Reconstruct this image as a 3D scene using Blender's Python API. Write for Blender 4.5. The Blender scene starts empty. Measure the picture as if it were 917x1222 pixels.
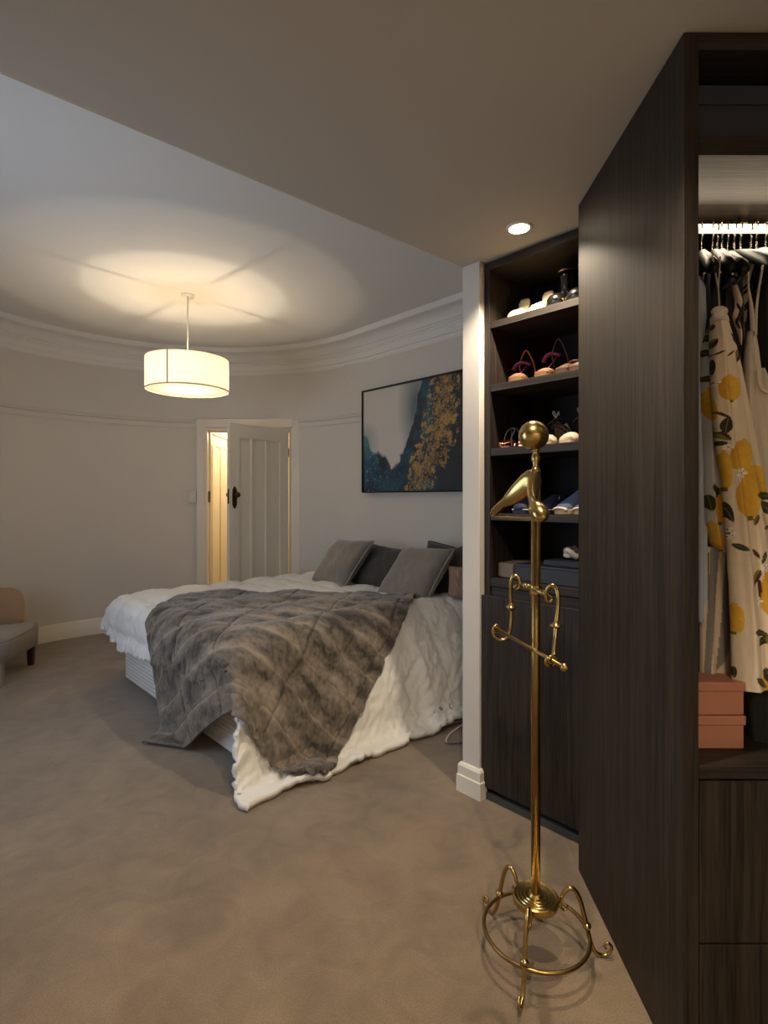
import bpy, bmesh, math, random
import numpy as np
from mathutils import Vector, Matrix, noise as mnoise
from mathutils.bvhtree import BVHTree

PI = math.pi
random.seed(7)
S = bpy.context.scene
COL = S.collection

# ------------------------------------------------------------------ camera, world, light
CH = 1.339                                   # camera height
F = 650.0                                    # focal length in pixels of the 917 px wide frame
cam_d = bpy.data.cameras.new('camera')
cam_d.sensor_fit = 'HORIZONTAL'; cam_d.sensor_width = 36.0; cam_d.lens = F / 917 * 36
cam_d.shift_y = -16 / 917
cam_d.clip_start = 0.05
cam = bpy.data.objects.new('camera', cam_d); COL.objects.link(cam)
cam.location = (0, 0, CH); cam.rotation_euler = (PI / 2, 0, 0)
S.camera = cam
S.view_settings.view_transform = 'Standard'; S.view_settings.look = 'None'
S.view_settings.gamma = 1.0; S.view_settings.use_curve_mapping = False
S.view_settings.exposure = 0.23
S.cycles.use_denoising = True
S.cycles.max_bounces = 8; S.cycles.diffuse_bounces = 5; S.cycles.transparent_max_bounces = 12
S.cycles.sample_clamp_indirect = 4.0; S.cycles.caustics_reflective = False; S.cycles.caustics_refractive = False
S.cycles.blur_glossy = 0.5

world = bpy.data.worlds.new('world'); S.world = world; world.use_nodes = True
bgn = world.node_tree.nodes['Background']
bgn.inputs[0].default_value = (0.35, 0.5, 0.8, 1); bgn.inputs[1].default_value = 0.6

# room frame: a runs along the bed wall, b points into the bed wall
A_ = Vector((0.682, -0.731, 0)); B_ = Vector((0.731, 0.682, 0)); P1 = Vector((-0.174, 5.28, 0))
def W(s, t, z=0.0): v = P1 + A_ * s - B_ * t; return Vector((v.x, v.y, z))
def P(x, y, Y): return Vector(((x - 458.5) / F * Y, Y, CH - (y - 595) / F * Y))
ROTW = math.atan2(A_.y, A_.x)                # local X along a

def light(name, kind, loc, energy, color, **kw):
    d = bpy.data.lights.new(name, kind); d.energy = energy; d.color = color
    for k, v in kw.items(): setattr(d, k, v)
    o = bpy.data.objects.new(name, d); COL.objects.link(o); o.location = loc
    return o
WARM = (1.0, 0.83, 0.61); WARM2 = (1.0, 0.85, 0.64); COOL = (0.62, 0.78, 1.0)
PEND = Vector((-1.507, 4.18, 0)); CEIL_B = 2.90; CEIL_D = 2.40
pend_light = light('pendant_bulb_light', 'POINT', (PEND.x, PEND.y, 2.264), 21, WARM2, shadow_soft_size=0.009)
DOWN = [(0.53, 2.135), (0.20, 1.03), (-1.15, 0.35), (0.55, -0.6)]  # last two are unseen fill lamps, added to brighten floor and wardrobe front
DOWN_E = [64, 60, 7, 95]
for (dx, dy), e in zip(DOWN, DOWN_E):
    light('downlight_lamp', 'SPOT', (dx, dy, CEIL_D - 0.012), e, WARM, shadow_soft_size=0.02, spot_size=math.radians(125), spot_blend=0.55)
# daylight entering through the bedroom window (sky seen by the opening)
wl = light('window_daylight', 'AREA', W(1.15, 4.12, 1.45), 31, COOL, shape='RECTANGLE', size=1.5, size_y=1.5)
wl.rotation_euler = (Vector(B_)).to_track_quat('-Z', 'Z').to_euler()
light('hall_lamp_light', 'POINT', (-1.55, 6.9, 2.2), 30, (1.0, 0.80, 0.52), shadow_soft_size=0.08)

# ------------------------------------------------------------------ materials
MAT = {}
def srgb(r, g, b):
    f = lambda c: (c / 255 / 12.92) if c / 255 <= 0.04045 else ((c / 255 + 0.055) / 1.055) ** 2.4
    return (f(r), f(g), f(b), 1)
def nmat(name):
    m = bpy.data.materials.new(name); m.use_nodes = True
    nt = m.node_tree; b = nt.nodes['Principled BSDF']; MAT[name] = m
    return m, nt, b
def mat(name, col, rough=0.6, metal=0.0, bump=0.0, bscale=200, var=0.0, vscale=8, stretch=(1, 1, 1), sheen=0.0, spec=0.5, coat=0.0):
    m, nt, b = nmat(name); N = nt.nodes; L = nt.links
    b.inputs['Roughness'].default_value = rough; b.inputs['Metallic'].default_value = metal
    b.inputs['Specular IOR Level'].default_value = spec
    if sheen: b.inputs['Sheen Weight'].default_value = sheen
    if coat: b.inputs['Coat Weight'].default_value = coat
    tc = N.new('ShaderNodeTexCoord'); mp = N.new('ShaderNodeMapping'); mp.inputs['Scale'].default_value = stretch
    L.new(tc.outputs['Object'], mp.inputs[0])
    nz = N.new('ShaderNodeTexNoise'); nz.inputs['Scale'].default_value = vscale; nz.inputs['Detail'].default_value = 6
    L.new(mp.outputs[0], nz.inputs[0])
    mx = N.new('ShaderNodeMixRGB'); L.new(nz.outputs[0], mx.inputs[0])
    lo = [c * (1 - var) for c in col[:3]] + [1]; hi = [min(1, c * (1 + var)) for c in col[:3]] + [1]
    mx.inputs[1].default_value = lo; mx.inputs[2].default_value = hi
    L.new(mx.outputs[0], b.inputs['Base Color'])
    if bump:
        n2 = N.new('ShaderNodeTexNoise'); n2.inputs['Scale'].default_value = bscale; n2.inputs['Detail'].default_value = 4
        L.new(mp.outputs[0], n2.inputs[0])
        bp = N.new('ShaderNodeBump'); bp.inputs['Strength'].default_value = bump; bp.inputs['Distance'].default_value = 0.01
        L.new(n2.outputs[0], bp.inputs['Height']); L.new(bp.outputs[0], b.inputs['Normal'])
    return m
def emis(name, col, strength):
    m, nt, b = nmat(name)
    b.inputs['Base Color'].default_value = col; b.inputs['Emission Color'].default_value = col
    b.inputs['Emission Strength'].default_value = strength
    return m
def attr_mat(name, rough=0.8, bump=0.15, bscale=500, sheen=0.0, transl=0.0):
    m, nt, b = nmat(name); N = nt.nodes; L = nt.links
    at = N.new('ShaderNodeAttribute'); at.attribute_name = 'print'
    L.new(at.outputs['Color'], b.inputs['Base Color']); b.inputs['Roughness'].default_value = rough
    if sheen: b.inputs['Sheen Weight'].default_value = sheen
    tc = N.new('ShaderNodeTexCoord'); n2 = N.new('ShaderNodeTexNoise'); n2.inputs['Scale'].default_value = bscale
    L.new(tc.outputs['Object'], n2.inputs[0])
    bp = N.new('ShaderNodeBump'); bp.inputs['Strength'].default_value = bump; bp.inputs['Distance'].default_value = 0.003
    L.new(n2.outputs[0], bp.inputs['Height']); L.new(bp.outputs[0], b.inputs['Normal'])
    return m
def wood(name, axis, dark=(24, 20, 17), lite=(58, 50, 43), rough=0.5):
    m, nt, b = nmat(name); N = nt.nodes; L = nt.links
    tc = N.new('ShaderNodeTexCoord'); mp = N.new('ShaderNodeMapping')
    sc = [60, 60, 60]; sc[axis] = 1.6; mp.inputs['Scale'].default_value = sc
    L.new(tc.outputs['Object'], mp.inputs[0])
    n1 = N.new('ShaderNodeTexNoise'); n1.inputs['Scale'].default_value = 1.0; n1.inputs['Detail'].default_value = 8; n1.inputs['Roughness'].default_value = 0.65; n1.inputs['Distortion'].default_value = 0.6
    L.new(mp.outputs[0], n1.inputs[0])
    mp2 = N.new('ShaderNodeMapping'); sc2 = [220, 220, 220]; sc2[axis] = 9; mp2.inputs['Scale'].default_value = sc2
    L.new(tc.outputs['Object'], mp2.inputs[0])
    n2 = N.new('ShaderNodeTexNoise'); n2.inputs['Scale'].default_value = 1.0; n2.inputs['Detail'].default_value = 3
    L.new(mp2.outputs[0], n2.inputs[0])
    ad = N.new('ShaderNodeMath'); ad.operation = 'MULTIPLY_ADD'; L.new(n2.outputs[0], ad.inputs[0]); ad.inputs[1].default_value = 0.5; L.new(n1.outputs[0], ad.inputs[2])
    cr = N.new('ShaderNodeValToRGB'); cr.color_ramp.elements[0].position = 0.55; cr.color_ramp.elements[1].position = 0.95
    cr.color_ramp.elements[0].color = srgb(*dark); cr.color_ramp.elements[1].color = srgb(*lite)
    L.new(ad.outputs[0], cr.inputs[0]); L.new(cr.outputs[0], b.inputs['Base Color'])
    b.inputs['Roughness'].default_value = rough; b.inputs['Specular IOR Level'].default_value = 0.28
    bp = N.new('ShaderNodeBump'); bp.inputs['Strength'].default_value = 0.25; bp.inputs['Distance'].default_value = 0.002
    L.new(ad.outputs[0], bp.inputs['Height']); L.new(bp.outputs[0], b.inputs['Normal'])
    return m

mat('wall_paint', srgb(214, 208, 200), 0.75, var=0.02, vscale=3, bump=0.05, bscale=60)
mat('ceiling_paint', srgb(232, 228, 222), 0.8, var=0.015, vscale=2)
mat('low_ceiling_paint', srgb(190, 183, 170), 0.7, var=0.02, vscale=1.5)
mat('trim_paint', srgb(232, 226, 214), 0.4, bump=0.03, bscale=30)
mat('door_paint', srgb(226, 218, 202), 0.4, bump=0.03, bscale=30)
mat('cream_paint', srgb(232, 222, 200), 0.4)
wood('oak_z', 2); wood('oak_x', 0); wood('oak_y', 1)
wood('oak_shaded', 2, (13, 10, 8), (26, 21, 17), 0.7)  # same oak for the back panels, interior shade put into its colour
mat('kick_laminate', srgb(66, 68, 66), 0.5, var=0.1)
mat('brass', srgb(188, 162, 102), 0.23, 1.0, var=0.10, vscale=25, bump=0.02, bscale=40)
mat('brass_dark', srgb(150, 122, 72), 0.3, 1.0, var=0.15, vscale=30)
mat('brass_aged', srgb(96, 76, 42), 0.4, 1.0, var=0.2, vscale=60)
mat('black_frame', srgb(14, 13, 12), 0.35)
mat('white_sheet', srgb(225, 222, 218), 0.75, bump=0.15, bscale=90, sheen=0.2)
mat('duvet_cotton', srgb(235, 232, 226), 0.7, bump=0.7, bscale=26, sheen=0.1)
mat('rope_sole', srgb(196, 170, 134), 0.9, bump=0.8, bscale=260, var=0.2, vscale=120)
mat('denim', srgb(74, 92, 128), 0.85, bump=0.4, bscale=500, var=0.15, vscale=90)
mat('navy_canvas', srgb(30, 34, 66), 0.7, bump=0.2)
mat('white_rubber', srgb(214, 208, 200), 0.5)
mat('cream_leather', srgb(204, 186, 146), 0.45, bump=0.3, bscale=40, var=0.06)
mat('black_patent', srgb(14, 12, 11), 0.2, spec=0.6, coat=0.4)
mat('tan_leather', srgb(120, 92, 56), 0.5, var=0.1, vscale=40)
mat('orange_leather', srgb(200, 118, 40), 0.5)
mat('plum_leather', srgb(96, 46, 80), 0.45, var=0.1)
mat('pink_leather', srgb(206, 84, 98), 0.5)
mat('dark_leather', srgb(40, 28, 26), 0.5, bump=0.1)
mat('brown_leather', srgb(74, 48, 36), 0.5)
mat('nude_leather', srgb(206, 184, 158), 0.55, var=0.05)
mat('rose_gold', srgb(220, 150, 110), 0.25, 1.0)
mat('silver_strap', srgb(190, 180, 170), 0.4, 0.4)
mat('grey_card', srgb(122, 108, 98), 0.7, var=0.06)
mat('black_box', srgb(26, 26, 28), 0.45, var=0.1)
mat('navy_box', srgb(44, 46, 58), 0.6, var=0.04)
mat('pink_box', srgb(176, 118, 92), 0.45, var=0.05, vscale=3)
mat('black_cloth', srgb(22, 20, 20), 0.9, bump=0.3, bscale=300, sheen=0.15)
mat('black_satin', srgb(20, 19, 20), 0.4, bump=0.2, bscale=60)
mat('white_cotton', srgb(216, 204, 190), 0.8, bump=0.2, bscale=300)
mat('pale_blue_cotton', srgb(176, 186, 204), 0.8, bump=0.2, bscale=300)
mat('velvet_hanger', srgb(13, 12, 11), 0.5, spec=0.3)
mat('white_hanger', srgb(214, 192, 164), 0.35, coat=0.3)
mat('chrome', srgb(200, 190, 175), 0.15, 1.0)
mat('ribbon', srgb(190, 176, 160), 0.4)
mat('cushion_velvet', srgb(128, 118, 108), 0.7, var=0.28, vscale=6, sheen=0.5, bump=0.4, bscale=30)
mat('cushion_edge', srgb(140, 132, 114), 0.7, sheen=0.2)
mat('dark_velvet', srgb(52, 46, 43), 0.75, var=0.3, vscale=7, sheen=0.25, bump=0.4, bscale=30)
mat('tan_velvet', srgb(150, 122, 98), 0.7, var=0.1, vscale=10, sheen=0.3)
mat('chair_fabric', srgb(150, 142, 132), 0.85, bump=0.3, bscale=300, var=0.05, sheen=0.2)
mat('tan_fabric', srgb(170, 138, 104), 0.85, bump=0.3, bscale=300, var=0.05)
mat('walnut', srgb(58, 40, 28), 0.4, var=0.2, vscale=20, stretch=(8, 8, 1))
mat('white_plastic', srgb(225, 220, 212), 0.35)
mat('black_plastic', srgb(16, 16, 18), 0.35)
emis('downlight_glow', (1, 0.86, 0.62, 1), 14)
emis('led_glow', (1.0, 0.88, 0.68, 1), 1.15)
emis('bulb_glow', (1.0, 0.85, 0.6, 1), 5)
emis('hall_glow', (1.0, 0.78, 0.45, 1), 2.5)

# lampshade fabric: lets the bulb's light through
def shade_mat(name, col, t=0.55):
    m, nt, b = nmat(name); N = nt.nodes; L = nt.links
    out = [n for n in N if n.type == 'OUTPUT_MATERIAL'][0]; N.remove(b)
    d = N.new('ShaderNodeBsdfDiffuse'); tr = N.new('ShaderNodeBsdfTranslucent'); mx = N.new('ShaderNodeMixShader')
    d.inputs[0].default_value = col; tr.inputs[0].default_value = col; mx.inputs[0].default_value = t
    L.new(d.outputs[0], mx.inputs[1]); L.new(tr.outputs[0], mx.inputs[2]); L.new(mx.outputs[0], out.inputs[0])
shade_mat('shade_linen', (0.88, 0.82, 0.70, 1), 0.135)
shade_mat('shade_diffuser', (0.92, 0.86, 0.74, 1), 0.15)
def gauze():
    m, nt, b = nmat('shade_top'); N = nt.nodes; L = nt.links
    out = [n for n in N if n.type == 'OUTPUT_MATERIAL'][0]; N.remove(b)
    d = N.new('ShaderNodeBsdfDiffuse'); tr = N.new('ShaderNodeBsdfTransparent'); mx = N.new('ShaderNodeMixShader')
    d.inputs[0].default_value = (0.9, 0.86, 0.76, 1); mx.inputs[0].default_value = 0.55
    L.new(d.outputs[0], mx.inputs[1]); L.new(tr.outputs[0], mx.inputs[2]); L.new(mx.outputs[0], out.inputs[0])
gauze()
mat('shade_tape', srgb(190, 160, 120), 0.8)
# window glass
m, nt, b = nmat('window_glass'); out = [n for n in nt.nodes if n.type == 'OUTPUT_MATERIAL'][0]
g = nt.nodes.new('ShaderNodeBsdfGlossy'); g.inputs['Roughness'].default_value = 0.02
t_ = nt.nodes.new('ShaderNodeBsdfTransparent'); mx = nt.nodes.new('ShaderNodeMixShader'); mx.inputs[0].default_value = 0.06
nt.links.new(t_.outputs[0], mx.inputs[1]); nt.links.new(g.outputs[0], mx.inputs[2]); nt.links.new(mx.outputs[0], out.inputs[0])

# carpet: short pile with footprints, brushed patches
def carpet():
    m, nt, b = nmat('carpet'); N = nt.nodes; L = nt.links
    tc = N.new('ShaderNodeTexCoord')
    def nz(scale, detail, dist=0.0, rough=0.55):
        n = N.new('ShaderNodeTexNoise'); n.inputs['Scale'].default_value = scale; n.inputs['Detail'].default_value = detail
        n.inputs['Distortion'].default_value = dist; n.inputs['Roughness'].default_value = rough; L.new(tc.outputs['Object'], n.inputs[0]); return n
    a = nz(2.2, 5, 0.8); c = nz(7.5, 6, 1.2); d = nz(230, 4)
    cr = N.new('ShaderNodeValToRGB'); cr.color_ramp.elements[0].position = 0.28; cr.color_ramp.elements[1].position = 0.76
    cr.color_ramp.elements[0].color = (0.0, 0.0, 0.0, 1); cr.color_ramp.elements[1].color = (1, 1, 1, 1)
    mm = N.new('ShaderNodeMath'); mm.operation = 'MULTIPLY_ADD'; L.new(c.outputs[0], mm.inputs[0]); mm.inputs[1].default_value = 0.45
    m2 = N.new('ShaderNodeMath'); m2.operation = 'MULTIPLY'; L.new(a.outputs[0], m2.inputs[0]); m2.inputs[1].default_value = 0.55
    L.new(m2.outputs[0], mm.inputs[2]); L.new(mm.outputs[0], cr.inputs[0])
    mx = N.new('ShaderNodeMixRGB'); L.new(cr.outputs[0], mx.inputs[0])
    mx.inputs[1].default_value = srgb(98, 81, 62); mx.inputs[2].default_value = srgb(144, 123, 97)
    m3 = N.new('ShaderNodeMixRGB'); m3.blend_type = 'OVERLAY'; m3.inputs[0].default_value = 0.6
    L.new(mx.outputs[0], m3.inputs[1]); L.new(d.outputs[0], m3.inputs[2]); L.new(m3.outputs[0], b.inputs['Base Color'])
    b.inputs['Roughness'].default_value = 0.95; b.inputs['Sheen Weight'].default_value = 0.35; b.inputs['Sheen Roughness'].default_value = 0.6
    b.inputs['Specular IOR Level'].default_value = 0.15
    ad = N.new('ShaderNodeMath'); ad.operation = 'MULTIPLY_ADD'; L.new(d.outputs[0], ad.inputs[0]); ad.inputs[1].default_value = 0.25; L.new(mm.outputs[0], ad.inputs[2])
    bp = N.new('ShaderNodeBump'); bp.inputs['Strength'].default_value = 0.5; bp.inputs['Distance'].default_value = 0.012
    L.new(ad.outputs[0], bp.inputs['Height']); L.new(bp.outputs[0], b.inputs['Normal'])
carpet()

# ------------------------------------------------------------------ mesh helpers
def BM(): return bmesh.new()
def V(*a): return Vector(a)
def box(bm, x0, x1, y0, y1, z0, z1, M=None):
    vs = [bm.verts.new(Vector(c) if M is None else M @ Vector(c)) for c in
          ((x0, y0, z0), (x1, y0, z0), (x1, y1, z0), (x0, y1, z0), (x0, y0, z1), (x1, y0, z1), (x1, y1, z1), (x0, y1, z1))]
    for f in ((0, 3, 2, 1), (4, 5, 6, 7), (0, 1, 5, 4), (1, 2, 6, 5), (2, 3, 7, 6), (3, 0, 4, 7)):
        bm.faces.new([vs[i] for i in f])
    return bm
def prism(bm, pts, z0, z1):
    lo = [bm.verts.new((p[0], p[1], z0)) for p in pts]; hi = [bm.verts.new((p[0], p[1], z1)) for p in pts]
    n = len(pts); bm.faces.new(lo[::-1]); bm.faces.new(hi)
    for i in range(n): bm.faces.new((lo[i], lo[(i + 1) % n], hi[(i + 1) % n], hi[i]))
    return bm
def loft(bm, rings, close=True, cap=True):
    R = [[bm.verts.new(p) for p in r] for r in rings]
    n = len(R[0])
    for i in range(len(R) - 1):
        for j in range(n if close else n - 1):
            k = (j + 1) % n
            bm.faces.new((R[i][j], R[i][k], R[i + 1][k], R[i + 1][j]))
    if cap and close:
        bm.faces.new(R[0][::-1]); bm.faces.new(R[-1])
    return R
def smooth_path(pts, k=6):
    pts = [Vector(p) for p in pts]; out = []
    n = len(pts)
    if n < 3: return pts
    for i in range(n - 1):
        p0 = pts[max(i - 1, 0)]; p1 = pts[i]; p2 = pts[i + 1]; p3 = pts[min(i + 2, n - 1)]
        for j in range(k):
            t = j / k
            out.append(0.5 * ((2 * p1) + (-p0 + p2) * t + (2 * p0 - 5 * p1 + 4 * p2 - p3) * t * t + (-p0 + 3 * p1 - 3 * p2 + p3) * t ** 3))
    out.append(pts[-1]); return out
def lerp_list(vals, n):
    if not isinstance(vals, (list, tuple)): return [vals] * n
    return list(np.interp(np.linspace(0, 1, n), np.linspace(0, 1, len(vals)), vals))
def tube(bm, pts, r, seg=8, k=6, flat=1.0, closed=False):
    """round bar along a smooth path; flat<1 makes a strap"""
    pp = smooth_path(pts, k) if k > 1 else [Vector(p) for p in pts]
    rr = lerp_list(r, len(pp)); rings = []
    t0 = (pp[1] - pp[0]).normalized()
    up = Vector((0, 0, 1)) if abs(t0.z) < 0.9 else Vector((1, 0, 0))
    nrm = (up - t0 * up.dot(t0)).normalized()
    for i, p in enumerate(pp):
        t = (pp[min(i + 1, len(pp) - 1)] - pp[max(i - 1, 0)])
        if t.length < 1e-9: t = t0.copy()
        t.normalize(); nrm = (nrm - t * nrm.dot(t)); 
        if nrm.length < 1e-6: nrm = t.orthogonal()
        nrm.normalize(); bn = t.cross(nrm)
        rings.append([p + nrm * math.cos(a) * rr[i] * flat + bn * math.sin(a) * rr[i] for a in [2 * PI * q / seg for q in range(seg)]])
    loft(bm, rings); return bm
def lathe(bm, prof, c=(0, 0, 0), seg=32, M=None):
    c = Vector(c); rings = []
    for r, z in prof:
        ring = []
        for q in range(seg):
            a = 2 * PI * q / seg; p = Vector((max(r, 1e-4) * math.cos(a), max(r, 1e-4) * math.sin(a), z))
            ring.append((M @ p if M else p) + c)
        rings.append(ring)
    loft(bm, rings); return bm
def torus(bm, c, R, r, M=None, seg=40, s2=10):
    c = Vector(c); vs = []
    for i in range(seg):
        a = 2 * PI * i / seg
        row = []
        for j in range(s2):
            b = 2 * PI * j / s2
            p = Vector(((R + r * math.cos(b)) * math.cos(a), (R + r * math.cos(b)) * math.sin(a), r * math.sin(b)))
            row.append(bm.verts.new((M @ p if M else p) + c))
        vs.append(row)
    for i in range(seg):
        for j in range(s2):
            bm.faces.new((vs[i][j], vs[(i + 1) % seg][j], vs[(i + 1) % seg][(j + 1) % s2], vs[i][(j + 1) % s2]))
    return bm
def ball(bm, c, r, sx=1, sy=1, sz=1, seg=20):
    M = Matrix.Translation(Vector(c)) @ Matrix.Diagonal((r * sx, r * sy, r * sz, 1))
    bmesh.ops.create_uvsphere(bm, u_segments=seg, v_segments=seg // 2 + 2, radius=1, matrix=M); return bm
def grid(bm, f, nu, nv, closed=False):
    vs = [[bm.verts.new(f(i / (nu if closed else nu - 1), j / (nv - 1))) for j in range(nv)] for i in range(nu)]
    for i in range(nu if closed else nu - 1):
        for j in range(nv - 1):
            k = (i + 1) % nu
            bm.faces.new((vs[i][j], vs[k][j], vs[k][j + 1], vs[i][j + 1]))
    return vs
def sweep(bm, path, prof, side=1.0, closed=False):
    """profile [(offset from wall, z)] along a plan polyline; offset to the path's left times side"""
    n = len(path); rings = []
    for i, p in enumerate(path):
        p = Vector((p[0], p[1], 0))
        a = Vector((*path[max(i - 1, 0)][:2], 0)); c = Vector((*path[min(i + 1, n - 1)][:2], 0))
        d1 = (p - a).normalized() if i > 0 else (c - p).normalized(); d2 = (c - p).normalized() if i < n - 1 else d1
        n1 = Vector((-d1.y, d1.x, 0)); n2 = Vector((-d2.y, d2.x, 0)); m = (n1 + n2).normalized(); m /= max(m.dot(n1), 0.3)
        rings.append([p + m * (o * side) + Vector((0, 0, z)) for o, z in prof])
    loft(bm, rings); return bm

def root_of(o):
    while o.parent: o = o.parent
    return o
def obj(name, bm, mt, parent=None, smooth=False, bevel=0.0, local=False, solid=0.0, subsurf=0, label=None):
    bmesh.ops.recalc_face_normals(bm, faces=bm.faces)
    me = bpy.data.meshes.new(name); 
    if parent is not None and not local:
        r = root_of(parent)
        inv = (Matrix.Translation(r.location) @ Matrix.Rotation(r.rotation_euler.z, 4, 'Z')).inverted()
        bm.transform(inv)
    bm.to_mesh(me); bm.free()
    me.materials.append(MAT[mt] if isinstance(mt, str) else mt)
    if smooth: me.polygons.foreach_set('use_smooth', [True] * len(me.polygons))
    if smooth == 'auto': me.set_sharp_from_angle(angle=math.radians(32))
    o = bpy.data.objects.new(name, me); COL.objects.link(o)
    if parent is not None: o.parent = parent
    if subsurf:
        md = o.modifiers.new('sub', 'SUBSURF'); md.levels = subsurf; md.render_levels = subsurf
    if solid:
        md = o.modifiers.new('sol', 'SOLIDIFY'); md.thickness = abs(solid); md.offset = 1 if solid > 0 else -1
    if bevel:
        md = o.modifiers.new('bev', 'BEVEL'); md.width = bevel; md.segments = 2; md.limit_method = 'ANGLE'; md.angle_limit = math.radians(40)
        if not smooth:
            md.harden_normals = True
            me.polygons.foreach_set('use_smooth', [True] * len(me.polygons))
    if label: o['label'] = label
    return o
def thing(name, label, cat, loc=(0, 0, 0), rotz=0.0, group=None):
    o = bpy.data.objects.new(name, None); COL.objects.link(o); o.location = loc; o.rotation_euler = (0, 0, rotz)
    o.empty_display_size = 0.1; tag(o, label, cat, group); return o
def tag(o, label, cat, group=None):
    o['label'] = label; o['category'] = cat
    if group: o['group'] = group
    return o
def struct(name, bm, mt, parent=None, **kw):
    o = obj(name, bm, mt, parent, **kw)
    if parent is None: o['kind'] = 'structure'
    return o
def dup(root, loc, rotz=None, label=None, scale=None):
    r = root.copy(); COL.objects.link(r); r.location = loc
    if rotz is not None: r.rotation_euler = (0, 0, rotz)
    if scale: r.scale = scale
    if label: r['label'] = label
    for ch in list(root.children):
        c = ch.copy(); COL.objects.link(c); c.parent = r
        for g in list(ch.children):
            d = g.copy(); COL.objects.link(d); d.parent = c
    return r
def frame_M(loc, rotz): return Matrix.Translation(Vector(loc)) @ Matrix.Rotation(rotz, 4, 'Z')
RW = frame_M((P1.x, P1.y, 0), ROTW)          # room matrix: local x = s, local y = +b (so y = -t)

# ------------------------------------------------------------------ room shell
S_STUB = 2.395; T_OPP = 3.94; S_END = 5.3
R_ARC = 1.97; S0 = 0.05
arc = []
NA = 48
for i in range(NA + 1):
    a = PI / 2 + PI * i / NA
    arc.append((S0 + R_ARC * math.cos(a), -R_ARC + R_ARC * math.sin(a)))      # (s, y=-t), from bed wall round to the opposite wall
def sl(s, y): p = RW @ Vector((s, y, 0)); return (p.x, p.y)

fl = BM(); prism(fl, [sl(-2.6, 1.6), sl(S_END + .2, 1.6), sl(S_END + .2, -4.4), sl(-2.6, -4.4)][::-1], -0.05, 0.0)
struct('floor', fl, 'carpet')

# door opening on the arc: the wall there is a flat facing X from -1.99 to -0.88 at Y=5.80
DX0, DX1, DYW = -1.985, -0.885, 5.79
arc_w = [sl(*p) for p in arc]
def wall_strip(bm, path, z0, z1, th=0.12):
    sweep(bm, path, [(0, z0), (0, z1), (-th, z1), (-th, z0)], side=1)
# arc path runs counter-clockwise seen from above? bed wall (right) -> far -> left : centre lies to the left
far_part = [p for p in arc_w]
right_seg = [sl(S_END, 0), sl(S0, 0)]
pre, post = [], []
for p in arc_w[1:]:
    if p[0] > DX1 + 0.01 and p[1] > 4.5: pre.append(p)
    elif p[0] < DX0 - 0.02: post.append(p)
_c = RW @ Vector((S0, -R_ARC, 0)); pre.append((DX1 - .01, _c.y + math.sqrt(R_ARC ** 2 - (DX1 - .01 - _c.x) ** 2)))
path_R = right_seg + pre
mid_arc = [pre[-1]] + [p for p in arc_w[1:] if p not in pre and DX1 - .03 > p[0] >= DX0 - 0.02 and p[1] > 4.5]
mid_arc.append(post[0]); path_L = post
bw = BM(); wall_strip(bw, path_R, 0, 3.0); struct('wall_right', bw, 'wall_paint', smooth='auto')
lw = BM(); wall_strip(lw, path_L, 0, 3.0); struct('wall_left', lw, 'wall_paint', smooth='auto')
dw = BM(); wall_strip(dw, mid_arc, 2.17, 3.0); struct('wall_above_door', dw, 'wall_paint', smooth='auto')
dw = BM(); box(dw, DX0 - .01, DX1 + .01, DYW, DYW + .20, 2.10, 2.18)
box(dw, post[0][0] - .01, -1.90, DYW + .02, DYW + .12, 0, 2.18); box(dw, -0.985, pre[-1][0] + .02, DYW - .0, DYW + .12, 0, 2.18)
box(dw, DX0 - .01, -1.90, DYW, DYW + .12, 0, 2.10); box(dw, -0.985, DX1 + .01, DYW, DYW + .12, 0, 2.10)
struct('wall_far', dw, 'wall_paint')
# opposite wall with the window opening s 0.4..1.9, z 0.7..2.2
ow = BM()
for (a, b_, z0, z1) in ((S0 - .0, 0.4, 0, 3.0), (1.9, S_END, 0, 3.0), (0.4, 1.9, 0, 0.7), (0.4, 1.9, 2.2, 3.0)):
    box(ow, a, b_, -T_OPP - .12, -T_OPP, z0, z1, RW)
struct('wall_near', ow, 'wall_paint')
ew = BM(); box(ew, S_END, S_END + .12, -T_OPP - .12, .12, 0, 3.0, RW); struct('wall_end', ew, 'wall_paint')
# window in the opposite wall
wf = BM()
for q in ((0.4, 1.9, 0.7, 0.76), (0.4, 1.9, 2.14, 2.2), (0.4, 0.46, 0.76, 2.14), (1.84, 1.9, 0.76, 2.14), (1.12, 1.18, 0.76, 2.14), (0.46, 1.84, 1.42, 1.46)):
    box(wf, q[0], q[1], -T_OPP - .09, -T_OPP - .03, q[2], q[3], RW)
win = struct('window_1', wf, 'trim_paint')
sg = BM(); box(sg, 0.34, 1.96, -T_OPP - .10, -T_OPP + .04, 0.66, 0.699, RW); obj('window_sill', sg, 'trim_paint', win)
for (a, b_) in ((0.46, 1.12), (1.18, 1.84)):
    for (z0, z1) in ((0.76, 1.42), (1.46, 2.14)):
        g_ = BM(); box(g_, a, b_, -T_OPP - .064, -T_OPP - .060, z0, z1, RW); obj('pane', g_, 'window_glass', win)
# pillar / wall stub between bedroom and dressing area (runs along b)
PIL0 = 2.395; PIL1 = 2.492
st = BM(); box(st, PIL0, PIL1, -1.504, 0.0, 0, CEIL_D + .02, RW)
struct('wall_stub', st, 'wall_paint', bevel=0.004)
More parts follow.
